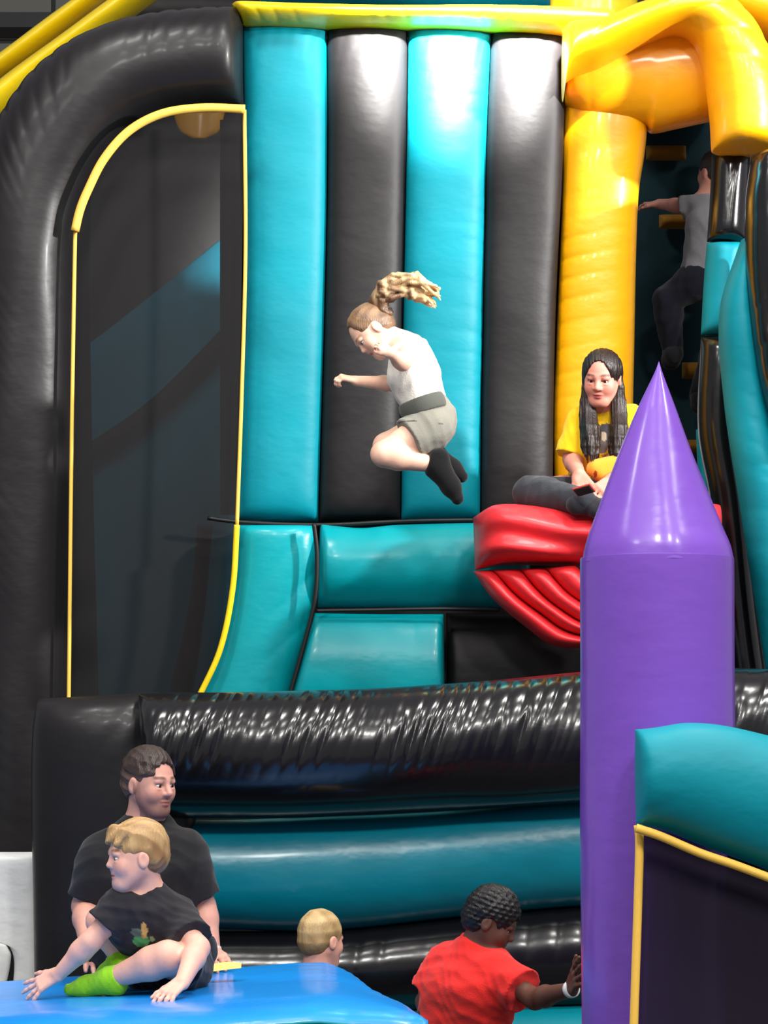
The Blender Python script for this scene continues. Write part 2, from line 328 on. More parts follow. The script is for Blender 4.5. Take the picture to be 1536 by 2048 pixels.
# red platform and its ribs
def redfold(U, V): return .045 * np.sin(5.5 * U + 6 * V + 1) * V + .022 * np.sin(11 * U - 9 * V) * np.clip(U * 1.6, 0, 1)
panel('platform_cover', [(946, 1036), (990, 1014), (1100, 1018), (1200, 1008), (1440, 1012)], [(950, 1140), (1010, 1128), (1100, 1128), (1200, 1130), (1440, 1130)], 11.75, .30, M['red'], tw, nv=130, nu=40, q=.45, endk=8, pucker=[('B', .02, 2.2, .14, -1.2)], fold=redfold, seed=31, label='draped red platform cover')
ribs = [((946, 1142), (985, 1196), (1050, 1252), (1110, 1292), (1200, 1296)), ((985, 1140), (1030, 1190), (1080, 1228), (1130, 1262), (1200, 1280)),
        ((1040, 1138), (1072, 1178), (1110, 1212), (1165, 1246), (1230, 1262)), ((1092, 1136), (1110, 1160), (1140, 1190), (1190, 1220), (1240, 1240)), ((1150, 1130), (1180, 1160), (1240, 1190))]
for i in range(4):
    panel('platform_rib', ribs[i + 1], ribs[i], 11.72 - i * .03, .13 - i * .01, M['red'], tw, nv=50, nu=24, seed=32 + i, endk=10, q=.8)
# yellow archway
panel('archway_post', [(1128, 120), (1124, 400), (1112, 700), (1106, 860), (1110, 1010)], [(1300, 120), (1296, 230), (1290, 300), (1276, 400), (1268, 700), (1262, 1010)], 12.34, .15, M['yellow'], tw, nv=260, nu=44, q=.8, pucker=[('A', .012, 9, .09, .15), ('B', .003, 6, .04, .2)], seed=41, label='yellow post left of the doorway')
panel('archway_header', [(1126, 212), (1170, 236), (1230, 248), (1290, 252), (1305, 264), (1350, 256), (1440, 236)], [(1126, 70), (1190, 60), (1250, 48), (1320, 30), (1370, 28), (1440, 50)], 12.3, .22, M['yellow'], tw, nv=110, nu=40, q=.8, pucker=[('A', .008, 5, .08, .2)], seed=42, label='yellow lintel over the doorway')
panel('archway_tube', [(1126, 205), (1132, 160), (1200, 130), (1290, 84), (1350, 64), (1385, 80), (1405, 130), (1420, 230), (1424, 304)],
      [(1124, 60), (1140, 50), (1210, 42), (1280, 12), (1380, -14), (1470, 10), (1530, 90), (1560, 190), (1570, 304)], 12.0, .24, M['yellow'], tw, nv=240, nu=50, q=.85, endk=40, pucker=[('A', .008, 6, .06, .2), ('B', .022, 8, .10, .5)], seed=43, label='bent yellow tube of the archway', lumps=.008)
panel('archway_top', [(1380, -60), (1460, -40), (1600, -20)], [(1400, 20), (1480, 60), (1600, 110)], 12.5, .2, M['yellow'], tw, seed=44, label='yellow tube behind the arch')
# doorway interior with climbing steps
panel('climbing_wall', [(1262, 180), (1262, 1060)], [(1440, 180), (1440, 1060)], 13.6, .08, plain('shaded_teal', (0, 46, 56), .8), tw, seed=45, label='teal climbing wall with the doorway shade in its colour')  # teal darkened in the colour itself to stand for doorway shade
panel('shade_roof', [(1240, 120), (1460, 120)], [(1240, 235), (1460, 225)], 13.0, .5, M['black'], tw, seed=46, label='unseen black roof added to shade the doorway')  # hidden behind the lintel, added to keep light out of the doorway
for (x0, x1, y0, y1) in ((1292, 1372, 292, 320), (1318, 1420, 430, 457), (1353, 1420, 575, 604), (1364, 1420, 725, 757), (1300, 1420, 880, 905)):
    panel('step', [(x0, y0), (x1, y0)], [(x0, y1), (x1, y1)], 13.42, .07, plain('shaded_yellow', (150, 104, 22), .8), tw, nv=30, nu=16, seed=int(x0), endk=10)  # yellow of the steps darkened to carry the shade of the doorway
panel('shade_side', [(1446, 240), (1446, 1060)], [(1490, 240), (1490, 1060)], 13.1, .25, plain('matte_black', (14, 14, 15), .9, spec=.1), tw, seed=47, label='unseen black side added to shade the doorway')  # hidden behind the right post, added to keep the opening dim
# right post of stacked cells
panel('right_post', [(1424, 306), (1420, 400), (1414, 484)], [(1500, 310), (1496, 400), (1492, 484)], 12.2, .12, M['blackgloss'], tw, nv=60, pucker=[('S', .03, 9, .12, .1)], seed=51, label='upper black cell of the right post', endk=14)
panel('right_post', [(1414, 486), (1408, 560), (1402, 670)], [(1494, 486), (1488, 560), (1484, 670)], 12.2, .12, M['teal'], tw, nv=60, pucker=[('S', .01, 9, .06, .1)], seed=52, label='teal cell of the right post', endk=14)
panel('right_post', [(1402, 672), (1396, 860), (1420, 1000), (1440, 1200), (1470, 1420)], [(1484, 672), (1476, 860), (1490, 1000), (1510, 1200), (1540, 1420)], 12.2, .12, M['blackgloss'], tw, nv=120, pucker=[('S', .006, 9, .06, .1)], seed=53, lumps=.012, label='long black cell of the right post', endk=24)
panel('outer_post', [(1392, 860), (1400, 1000), (1425, 1200), (1460, 1420)], [(1408, 850), (1425, 1000), (1450, 1200), (1478, 1420)], 12.4, .05, M['teal'], tw, nv=60, seed=54, label='sliver of teal tube behind the right post')
panel('outer_tube', [(1482, 480), (1440, 620), (1448, 800), (1478, 1000), (1506, 1180), (1532, 1340)], [(1500, 470), (1515, 640), (1560, 900), (1600, 1180), (1650, 1400)], 11.9, .15, M['teal'], tw, nv=140, nu=36, pucker=[('B', .012, 7, .10, .3), ('A', .006, 5, .05, .2)], lumps=.014, seed=55, label='long teal tube down the right side')
panel('outer_tube', [(1504, 310), (1492, 400), (1494, 560), (1520, 760), (1560, 900)], [(1570, 290), (1580, 400), (1600, 560), (1640, 900), (1640, 900)], 11.75, .16, M['blackgloss'], tw, nv=140, nu=36, pucker=[('A', .02, 6, .10, .6)], lumps=.012, seed=56, label='black tube at the right edge')

# ================================================================== front bounce wall
bwl = thing('bounce_wall', 'black and teal padded bounce house wall below the tower', 'inflatable', (0, 10.6, 0))
YB = 10.7
def sag(U, V): return 0
panel('top_tube', [(276, 1388), (340, 1384), (420, 1385), (560, 1382), (760, 1376), (960, 1362), (1160, 1344), (1300, 1332), (1540, 1338), (1640, 1340)],
      [(296, 1636), (340, 1637), (420, 1636), (560, 1636), (760, 1628), (960, 1618), (1160, 1606), (1300, 1600), (1540, 1600), (1640, 1600)], YB - .12, .24, M['blackgloss'], bwl,
      nv=640, nu=70, endk=60, pucker=[('A', .022, 17, .10, .45), ('M', .014, 15, .19, .35), ('B', .004, 6, .04, 0)], lumps=.010, seed=61, label='glossy black top tube with puckered seam')
panel('corner_post', [(74, 1398), (66, 1470), (64, 1600), (68, 1800), (76, 2300)], [(318, 1384), (345, 1470), (388, 1600), (396, 1800), (396, 2300)], YB, .19, M['archblack'], bwl, nv=160, nu=44, q=.7, endk=16, pucker=[('S', .03, 7, .09, .8)], seed=62, label='black corner post')
panel('middle_tube', [(200, 1638), (420, 1640), (640, 1634), (900, 1622), (1160, 1598), (1640, 1570)], [(200, 1862), (420, 1858), (640, 1862), (900, 1836), (1160, 1812), (1640, 1790)], YB, .17, M['tealdeep'], bwl, nv=200, nu=44, lumps=.008, pucker=[('A', .004, 5, .05, .3)], seed=63, label='teal middle tube')
panel('lower_tube', [(200, 1858), (640, 1860), (900, 1836), (1160, 1812), (1640, 1790)], [(200, 2040), (640, 2030), (900, 2022), (1160, 2014), (1640, 2000)], YB, .17, M['blackgloss'], bwl, nv=260, nu=44, lumps=.006, pucker=[('A', .012, 9, .07, .2)], seed=64, label='black lower tube')
panel('bottom_tube', [(200, 2024), (700, 2022), (900, 2016), (1160, 2010), (1640, 1996)], [(200, 2240), (700, 2240), (1160, 2240), (1640, 2240)], YB - .04, .18, M['teal'], bwl, nv=120, nu=30, lumps=.006, seed=65, label='teal bottom tube')

# white padded block at the left edge
t = thing('white_pad', 'white padded block at the left edge below the black arch', 'pad', (-1.5, 11, 0))
panel('pad', [(-80, 1704), (-80, 1860), (12, 1884), (29, 1914), (26, 1990), (20, 2300)], [(70, 1704), (73, 1800), (75, 1900), (76, 1990), (80, 2300)], 11.0, .06, M['white'], t, q=.4, nv=80, endk=60, seed=67, lumps=.004)
panel('flap', [(-80, 1864), (-80, 1940), (-80, 1990)], [(12, 1888), (22, 1912), (8, 1990)], 10.95, .03, M['white'], t, q=.5, nv=30, seed=68)

# ================================================================== purple turret with its arm wall
tr = thing('purple_turret', 'glossy purple inflatable turret with a pointed cone top', 'turret', (W(1315, 1500, 8.3)[0], 8.3, 0))
def lathe_px(name, prof, Y, mat, parent, seed=0, nseg=96, ripple=0.0, label=None):
    # prof: (centre px, half width px, py)
    P = catmull([(c, h, y) for c, h, y in prof], 150)
    V = []
    rng = np.random.RandomState(seed)
    th = np.linspace(0, 2 * PI, nseg, endpoint=False)
    for c, h, y in P:
        o = W(c, y, Y); r = abs(h) * Y / F
        rr = r + ripple * (np.cos(th * 9 + .3) * .5 + np.cos(th * 5 + 1)) * min(1, r / .1) * math.exp(-((y - 1060) / 120) ** 2)
        V.append(np.stack([o[0] + rr * np.cos(th), o[1] + rr * np.sin(th), np.full(nseg, o[2])], 1))
    V = np.concatenate(V); n = len(P)
    i = np.arange(n - 1)[:, None]; j = np.arange(nseg)[None]
    Fc = np.stack([i * nseg + j, i * nseg + (j + 1) % nseg, (i + 1) * nseg + (j + 1) % nseg, (i + 1) * nseg + j], -1).reshape(-1, 4)[:, ::-1]
    return mesh_obj(name, V, Fc, mat, parent, label=label)
lathe_px('cone', [(1318, .3, 723), (1317, 8, 745), (1313, 40, 820), (1310, 76, 912), (1311, 132, 1057), (1313, 146, 1095), (1314, 152, 1126)], 8.3, M['purple'], tr, ripple=.0035)
lathe_px('shaft', [(1314, 152, 1122), (1314, 154, 1140), (1314.5, 153.5, 1300), (1315, 154, 1450), (1314, 153, 1640), (1316, 152, 1900), (1322, 154, 2300)], 8.3, M['purple'], tr)
0 and cord('seam', [(1165, 1127, .0), (1200, 1133, -.16), (1260, 1136, -.21), (1314, 1137, -.227), (1370, 1136, -.21), (1430, 1133, -.16), (1463, 1127, 0)], 8.3, .0022, M['purple'], tr, label='sewn seam under the cone')
panel('arm_tube', [(1270, 1459), (1310, 1455), (1370, 1446), (1440, 1450), (1540, 1472), (1760, 1530)], [(1272, 1650), (1330, 1662), (1400, 1690), (1470, 1716), (1540, 1742), (1760, 1830)], 7.95, .14, M['teal'], tr, nv=160, nu=50, q=.85, endk=26, pucker=[('A', .003, 6, .05, .3), ('S', .008, 9, .06, .3)], seed=71, label='thick teal tube joined to the turret')
cord('piping', [(1272, 1656), (1320, 1672), (1400, 1706), (1470, 1730), (1545, 1758), (1700, 1815)], 7.86, .013, TR, tr, label='yellow piping under the teal tube')
cord('piping', [(1276, 1650), (1279, 1680), (1276, 1800), (1271, 1950), (1266, 2100)], 7.9, .0125, TR, tr, label='upright yellow piping on the net edge')
q_ = [(1276, 1662), (1400, 1706), (1545, 1758), (1700, 1815), (1700, 2200), (1268, 2200)]
pts = [W(p[0], p[1], 7.93) for p in q_]; nf = len(pts); ptsb = [p + np.array([0, .004, 0]) for p in pts]
mesh_obj('net_wall', pts + ptsb, [tuple(range(nf))[::-1], tuple(range(nf, 2 * nf))] + [(i, (i + 1) % nf, nf + (i + 1) % nf, nf + i) for i in range(nf)], M['netp'], tr, smooth=False, label='dark net wall under the teal tube')
panel('inner_strut', [(1455, 1660), (1445, 1800), (1430, 2200)], [(1540, 1700), (1560, 1900), (1600, 2200)], 8.2, .06, M['black'], tr, seed=72, label='black panel behind the net')

# ================================================================== blue mat
mt = thing('blue_mat', 'blue inflatable mat with teal sides in front, where the boy sits', 'mat', (-1, 9, 0))
def mat_top(x, y):
    """height of the mat's top"""
    return None
nx, ny = 150, 60
X0 = -2.4
def xr(y): return np.interp(y, [8.15, 8.5, 9.0, 9.6, 9.94], [.125, .07, -.02, -.10, -.18])
def zs(x): return np.interp(x, [-2.4, -1.3, -.9, -.5, -.2, .12], [.79, .812, .842, .862, .884, .868])
def mtop(U, Vn, x):
    eu = np.clip((1 - U) * 9, 0, 1) ; ru = 1 - (1 - eu) ** 2
    pv = np.clip(np.minimum(Vn, 1 - Vn) * 6, 0, 1); rv = np.sqrt(1 - (1 - pv) ** 2)
    return zs(x) - .055 + .055 * np.minimum(rv, .35 + .65 * np.sqrt(np.clip(ru, 0, 1)))
uu = np.linspace(0, 1, nx) ** .9; vv = (1 - np.cos(PI * np.linspace(0, 1, ny))) / 2
Ug, Vg = np.meshgrid(uu, vv); Yg = 8.12 + Vg * 1.82; Xg = X0 + (xr(Yg) - X0) * Ug
rng = np.random.RandomState(5)
Zg = mtop(Ug, Vg, Xg) + .005 * lown(Xg, Yg, rng, 5) - .010 * ridge(Xg, rng, 5) * np.exp(-Vg / .05) - .012 * ridge(Yg, rng, 6) * np.exp(-(1 - Ug) / .05)
top = np.stack([Xg, Yg, Zg], -1); bot = top.copy(); bot[..., 2] = Zg.min() - .03; 
idx = np.arange(nx * ny).reshape(ny, nx); bi = idx + nx * ny
brd = np.zeros((ny, nx), bool); brd[0] = brd[-1] = brd[:, 0] = brd[:, -1] = True; bi[brd] = idx[brd]
f1 = np.stack([idx[:-1, :-1], idx[:-1, 1:], idx[1:, 1:], idx[1:, :-1]], -1).reshape(-1, 4); f2 = np.stack([bi[:-1, :-1], bi[1:, :-1], bi[1:, 1:], bi[:-1, 1:]], -1).reshape(-1, 4)
V = np.concatenate([top.reshape(-1, 3), bot.reshape(-1, 3)]); Fc = np.concatenate([f1, f2]); us = np.zeros(len(V), bool); us[Fc.ravel()] = 1
mesh_obj('cushion_top', V[us], (np.cumsum(us) - 1)[Fc], M['blue'], mt, label='blue cushioned top')
# teal sides
def side(name, P0, P1, z0a, z0b, out, mat, seed):
    n, m = 90, 20; r = np.random.RandomState(seed); Vs = []
    for i in range(n):
        t_ = i / (n - 1); p = np.array(P0) * (1 - t_) + np.array(P1) * t_; z1 = z0a(t_)
        for j in range(m):
            s = j / (m - 1); a = s * PI
            off = .06 * math.sin(a) ** .6 + .006 * math.sin(47 * t_ + 5 * math.sin(13 * t_)) * math.exp(-s * 5)
            Vs.append((p[0] + out[0] * off, p[1] + out[1] * off, z1 * (1 - s) + .02 * s))
    i = np.arange(n - 1)[:, None]; j = np.arange(m - 1)[None]
    Fs = np.stack([i * m + j, (i + 1) * m + j, (i + 1) * m + j + 1, i * m + j + 1], -1).reshape(-1, 4)
    return mesh_obj(name, Vs, Fs[:, ::-1], mat, mt)
zf = lambda t_: float(np.interp(t_, np.linspace(0, 1, 90), Zg[0][np.linspace(0, nx - 1, 90).astype(int)]))
side('side_wall', (X0, 8.13, 0), (.125, 8.13, 0), zf, None, (0, -1), M['teal'], 1)
side('side_wall', (.12, 8.13, 0), (-.18, 9.92, 0), lambda t_: float(np.interp(t_, vv, Zg[:, -1])), None, (1, .1), M['teal'], 2)
side('side_wall', (-.18, 9.92, 0), (X0, 9.92, 0), lambda t_: float(Zg[-1].min()) , None, (0, 1), M['teal'], 3)
cordp = [top[0, k] + np.array([0, -.004, 0.0]) for k in range(0, nx, 3)]
sweep('piping', cordp, .005, M['teal'], mt)

# ================================================================== people: one distance field per figure, meshed by surface nets
def nrm(v): v = np.asarray(v, float); return v / (np.linalg.norm(v) + 1e-12)
def capsule(a, b, ra, rb, k=.02, tag='', clip=None, op='add'):
    return dict(t='c', a=np.asarray(a, float), b=np.asarray(b, float), ra=ra, rb=rb, k=k, tag=tag, clip=clip or [], op=op)
def ellip(c, r, R=None, k=.02, tag='', clip=None, op='add'):
    return dict(t='e', c=np.asarray(c, float), r=np.asarray(r, float), R=np.eye(3) if R is None else R, k=k, tag=tag, clip=clip or [], op=op)
def bbox(p, m):
    if p['t'] == 'c':
        lo = np.minimum(p['a'] - p['ra'], p['b'] - p['rb']); hi = np.maximum(p['a'] + p['ra'], p['b'] + p['rb'])
    else:
        e = np.sqrt(((p['R'] * p['r'][None, :]) ** 2).sum(1)); lo = p['c'] - e; hi = p['c'] + e
    return lo - m, hi + m
def dist(p, X, Y, Z):
    if p['t'] == 'c':
        ba = p['b'] - p['a']; L = ba.dot(ba) + 1e-12
        x = X - p['a'][0]; y = Y - p['a'][1]; z = Z - p['a'][2]
        h = np.clip((x * ba[0] + y * ba[1] + z * ba[2]) / L, 0, 1)
        d = np.sqrt((x - h * ba[0]) ** 2 + (y - h * ba[1]) ** 2 + (z - h * ba[2]) ** 2) - (p['ra'] + (p['rb'] - p['ra']) * h)
    else:
        x = X - p['c'][0]; y = Y - p['c'][1]; z = Z - p['c'][2]; R = p['R']; r = p['r']
        u = x * R[0, 0] + y * R[1, 0] + z * R[2, 0]; v = x * R[0, 1] + y * R[1, 1] + z * R[2, 1]; w_ = x * R[0, 2] + y * R[1, 2] + z * R[2, 2]
        k0 = np.sqrt((u / r[0]) ** 2 + (v / r[1]) ** 2 + (w_ / r[2]) ** 2); k1 = np.sqrt((u / r[0]**2) ** 2 + (v / r[1]**2) ** 2 + (w_ / r[2]**2) ** 2) + 1e-9
        d = k0 * (k0 - 1) / k1
    for (pt, n) in p['clip']:
        d = np.maximum(d, (X - pt[0]) * n[0] + (Y - pt[1]) * n[1] + (Z - pt[2]) * n[2])
    return d
def field(prims, ax, ay, az, off=0.0, clips=(), noise=None):
    D = np.full((len(ax), len(ay), len(az)), .25, dtype=np.float32)
    for p in prims:
        lo, hi = bbox(p, max(.02, p['k']) + abs(off) + .012)
        i0, i1 = np.searchsorted(ax, [lo[0], hi[0]]); j0, j1 = np.searchsorted(ay, [lo[1], hi[1]]); k0, k1 = np.searchsorted(az, [lo[2], hi[2]])
        if i1 - i0 < 1 or j1 - j0 < 1 or k1 - k0 < 1: continue
        X = ax[i0:i1, None, None]; Y = ay[None, j0:j1, None]; Z = az[None, None, k0:k1]
        d = dist(p, X, Y, Z).astype(np.float32); S = D[i0:i1, j0:j1, k0:k1]; k = p['k']
        if p['op'] == 'add':
            h = np.maximum(k - np.abs(S - d), 0) / k; D[i0:i1, j0:j1, k0:k1] = np.minimum(S, d) - h * h * k * .25
        else:
            h = np.maximum(k - np.abs(S + d), 0) / k; D[i0:i1, j0:j1, k0:k1] = np.maximum(S, -d) + h * h * k * .25
    D -= off
    X = ax[:, None, None]; Y = ay[None, :, None]; Z = az[None, None, :]
    if noise is not None: D = D + noise(X, Y, Z).astype(np.float32) * (np.abs(D) < .05)
    for (pt, n) in clips: D = np.maximum(D, (X - pt[0]) * n[0] + (Y - pt[1]) * n[1] + (Z - pt[2]) * n[2])
    return D.astype(np.float32)
def nets(D, ax, ay, az):
    s = D < 0
    c = [s[i:s.shape[0] - 1 + i, j:s.shape[1] - 1 + j, k:s.shape[2] - 1 + k] for i in (0, 1) for j in (0, 1) for k in (0, 1)]
    cnt = sum(x.astype(np.int8) for x in c); act = (cnt > 0) & (cnt < 8)
    I, J, K = np.nonzero(act); n = len(I)
    if n == 0: return np.zeros((0, 3)), np.zeros((0, 4), int)
    acc = np.zeros((n, 3)); num = np.zeros(n); A = (ax, ay, az)
    for axis in range(3):
        o1, o2 = [a for a in range(3) if a != axis]
        for u in (0, 1):
            for v in (0, 1):
                d0 = [0, 0, 0]; d0[o1] = u; d0[o2] = v; d1 = list(d0); d1[axis] = 1
                a = D[I + d0[0], J + d0[1], K + d0[2]].astype(float); b = D[I + d1[0], J + d1[1], K + d1[2]].astype(float)
                m = (a < 0) != (b < 0); t = np.where(m, a / np.where(m, a - b, 1), 0)
                idx = [I, J, K]; P = np.zeros((n, 3))
                for q in range(3):
                    base = A[q][idx[q] + d0[q]]
                    P[:, q] = base + (t * (A[q][np.minimum(idx[q] + 1, len(A[q]) - 1)] - A[q][idx[q]]) if q == axis else 0)
                acc += P * m[:, None]; num += m
    V = acc / num[:, None]
    vid = np.full(act.shape, -1, dtype=np.int64); vid[I, J, K] = np.arange(n); Fs = []
    for axis in range(3):
        o1, o2 = [(1, 2), (2, 0), (0, 1)][axis]
        sl0 = [slice(None)] * 3; sl1 = [slice(None)] * 3; sl0[axis] = slice(0, -1); sl1[axis] = slice(1, None)
        e = s[tuple(sl0)] != s[tuple(sl1)]; i3 = list(np.nonzero(e)); sg = s[tuple(sl0)][tuple(i3)]
        ok = (i3[o1] > 0) & (i3[o2] > 0) & (i3[o1] < act.shape[o1]) & (i3[o2] < act.shape[o2])
        i3 = [q[ok] for q in i3]; sg = sg[ok]
        def cell(da, db):
            q = [x.copy() for x in i3]; q[o1] -= da; q[o2] -= db; return vid[q[0], q[1], q[2]]
        f = np.stack([cell(1, 1), cell(0, 1), cell(0, 0), cell(1, 0)], 1)
        f[~sg] = f[~sg][:, ::-1]; Fs.append(f)
    Fc = np.concatenate(Fs); return V, Fc[(Fc >= 0).all(1)]
def solid(name, prims, vox, mat, parent, colorf, off=0.0, clips=(), noise=None, fine=(), label=None, only_box=None):
    """fine: list of (lo, hi, voxel) boxes meshed finer"""
    los = np.array([bbox(p, 0)[0] for p in prims if p['op'] == 'add']); his = np.array([bbox(p, 0)[1] for p in prims if p['op'] == 'add'])
    lo = los.min(0) - .03 - off; hi = his.max(0) + .03 + off
    if only_box: lo = np.maximum(lo, only_box[0]); hi = np.minimum(hi, only_box[1])
    def run(l, h, vx):
        A = [np.arange(l[q], h[q] + vx, vx) for q in range(3)]
        return nets(field(prims, *A, off=off, clips=clips, noise=noise), *A)
    V, Fc = run(lo, hi, vox)
    parts = []
    cen = V[Fc].mean(1) if len(Fc) else np.zeros((0, 3)); keep = np.ones(len(Fc), bool)
    for (l, h, vx) in fine:
        keep &= ~((cen > np.array(l) + vox).all(1) & (cen < np.array(h) - vox).all(1))
    parts.append((V, Fc[keep]))
    for (l, h, vx) in fine: parts.append(run(np.maximum(l, lo), np.minimum(h, hi), vx))
    VV = []; FF = []; o = 0
    for (v, f) in parts:
        if len(v): VV.append(v); FF.append(f + o); o += len(v)
    V = np.concatenate(VV); Fc = np.concatenate(FF)
    used = np.zeros(len(V), bool); used[Fc.ravel()] = True; Fc = (np.cumsum(used) - 1)[Fc]; V = V[used]
    return mesh_obj(name, V, Fc, mat, parent, colors=colorf(V), label=label)
def folds(seed, amp, f):
    r = np.random.RandomState(seed); ks = [(r.normal(0, f, 3), r.uniform(0, 6.28)) for _ in range(6)]
    def g(X, Y, Z):
        o = 0
        for k, ph in ks: o = o + np.abs(np.sin(k[0] * X + k[1] * Y + k[2] * Z + ph + 1.2 * np.sin(k[1] * X * .6 + k[2] * Y * .5)))
        return (o / 6 - .6) * amp * 2
    return g
def frame_of(f, u):
    f = nrm(f); u = np.asarray(u, float); u = nrm(u - f * f.dot(u)); r = np.cross(f, u); return np.stack([r, f, u], 1)   # columns: right, forward, up
def head_prims(c, R, s, neck, rn, kid=0):
    P = lambda x, y, z: c + R @ (np.array([x, y, z]) * s)
    E = lambda x, y, z, a, b, d, k=.05, **kw: ellip(P(x, y, z), np.array([a, b, d]) * s, R, k * s, 'head', **kw)
    Cc = lambda p, q, ra, rb, k=.05, **kw: capsule(P(*p), P(*q), ra * s, rb * s, k * s, 'head', **kw)
    L = [capsule(P(0, -.12, -.20), neck, .225 * s, rn, .10 * s, 'neck'),
         E(0, -.07, .13, .325, .41, .36), E(0, .10, -.10, .272, .27, .36, .12), E(0, .225, -.395, .12, .115, .10, .12)]
    for m in (-1, 1):
        L += [Cc((m * .21, .0, -.17), (m * .09, .22, -.385), .09, .085, .1), E(m * .145, .235, -.13, .11, .10, .12, .08)]
        L += [E(m * .33, -.03, -.04, .040, .085, .125, .03)]
    L += [Cc((-.13, .315, .075), (.13, .315, .075), .045, .045, .06)]
    for m in (-1, 1): L += [E(m * .125, .40, .0, .085, .075, .06, .05, op='sub')]
    for m in (-1, 1): L += [E(m * .125, .290, .052, .078, .075, .046, .015), E(m * .125, .287, -.055, .075, .07, .037, .015)]
    if kid: L += [Cc((0, .31, .05), (0, .395, -.105), .030, .042, .05), E(.035, .35, -.125, .036, .04, .028, .03), E(-.035, .35, -.125, .036, .04, .028, .03)]
    else: L += [Cc((0, .325, .06), (0, .42, -.11), .032, .048, .04), E(.042, .365, -.13, .040, .046, .032, .03), E(-.042, .365, -.13, .040, .046, .032, .03)]
    y_ = -.025 if kid else -.008
    L += [E(0, .340 + y_, -.238, .085, .05, .028, .03), E(0, .333 + y_, -.285, .072, .05, .030, .03), E(0, .395 + y_, -.262, .085, .045, .005, .012, op='sub')]
    for m in (-1, 1): L += [E(m * .372, -.015, -.03, .018, .045, .075, .02, op='sub')]
    return L
def hand_prims(wr, d, n, side, s, curl=.5, spread=.12, tcurl=.5, tag='hand'):
    """wr wrist, d towards the fingers, n out of the back of the hand, side = +1 / -1: which way the thumb leaves"""
    d = nrm(d); n = np.asarray(n, float); n = nrm(n - d * d.dot(n)); a = np.cross(n, d) * side      # a: towards the thumb
    L = []; w_ = .43 * s
    def pt(x, y, z): return wr + a * x * s + d * y * s + n * z * s
    offs = (.165, .06, -.05, -.15); lens = (.42, .47, .43, .34); r0 = .048 * s
    for i in range(4):
        k = pt(offs[i], .50 - abs(i - 1) * .02, .02)
        L.append(capsule(pt(offs[i] * .55, .03, 0), k, .075 * s, .066 * s, .03 * s + .004, tag))
        ang = 0.0; p = k; ln = lens[i]
        dirs = nrm(d + a * (1.2 - i) * spread)
        for q, fr in enumerate((.46, .30, .24)):
            ang += curl * (.75, 1.0, .7)[q]
            v = dirs * math.cos(ang) - n * math.sin(ang); p2 = p + v * ln * fr * s
            L.append(capsule(p, p2, r0 * (1 - .09 * q), r0 * (.93 - .09 * q), .008 * s / .18, tag)); p = p2
    p0 = pt(.13, .08, -.02); p1 = pt(.27, .30, -.06); v = nrm(d * .8 + a * (.55 - .5 * tcurl) - n * tcurl * .6)
    p2 = p1 + v * .18 * s; p3 = p2 + nrm(v - n * .3 * tcurl - a * .35 * tcurl) * .14 * s
    L += [capsule(p0, p1, .085 * s, .062 * s, .02, tag), capsule(p1, p2, .058 * s, .05 * s, .01, tag), capsule(p2, p3, .05 * s, .04 * s, .008, tag)]
    return L
def foot_prims(ank, toe, up, s, tag='foot'):
    d = nrm(toe - ank); up = np.asarray(up, float); up = nrm(up - d * d.dot(up)); L = np.linalg.norm(toe - ank)
    a = np.cross(d, up); heel = ank - d * .035 * s - up * .03 * s
    return [capsule(ank, heel, .036 * s, .034 * s, .02, tag), capsule(heel, ank + d * L * .62 - up * .035 * s + a * .012 * s, .034 * s, .034 * s, .03, tag),
            capsule(ank, ank + d * L * .62 - up * .028 * s, .036 * s, .030 * s, .03, tag),
            capsule(ank + d * L * .6 - up * .036 * s + a * .01 * s, toe - up * .04 * s, .036 * s, .024 * s, .02, tag)]
def torso_prims(N, SL, SR, C, P, HL, HR, s, g=1.0):
    lat = nrm(SR - SL); lh = nrm(HR - HL); L = []
    for q in (-.42, 0, .42):
        L.append(capsule(P + lh * q * .17 * s * g, C + lat * q * .22 * s * g, .088 * s * g, .098 * s * g, .05, 'torso'))
    m = (SL + SR) / 2
    L += [capsule(C + lat * .05 * s, SR - lat * .045 * s, .10 * s * g, .058 * s * g, .05, 'torso'), capsule(C - lat * .05 * s, SL + lat * .045 * s, .10 * s * g, .058 * s * g, .05, 'torso')]
    L += [capsule(SL, SR, .054 * s * g, .054 * s * g, .04, 'torso'), capsule((SL + SR) / 2, N, .07 * s, .05 * s, .06, 'torso')]
    L += [capsule(HL, HR, .095 * s * g, .095 * s * g, .05, 'hip')]
    return L
def limb(a, b, c, r, k=.02, tags=('upper', 'lower')):
    m = b * .72 + c * .28
    return [capsule(a, b, r[0], r[1], k, tags[0]), capsule(b, m, r[1], r[1] * 1.02, k, tags[1]), capsule(m, c, r[1] * 1.02, r[2], k, tags[1])]
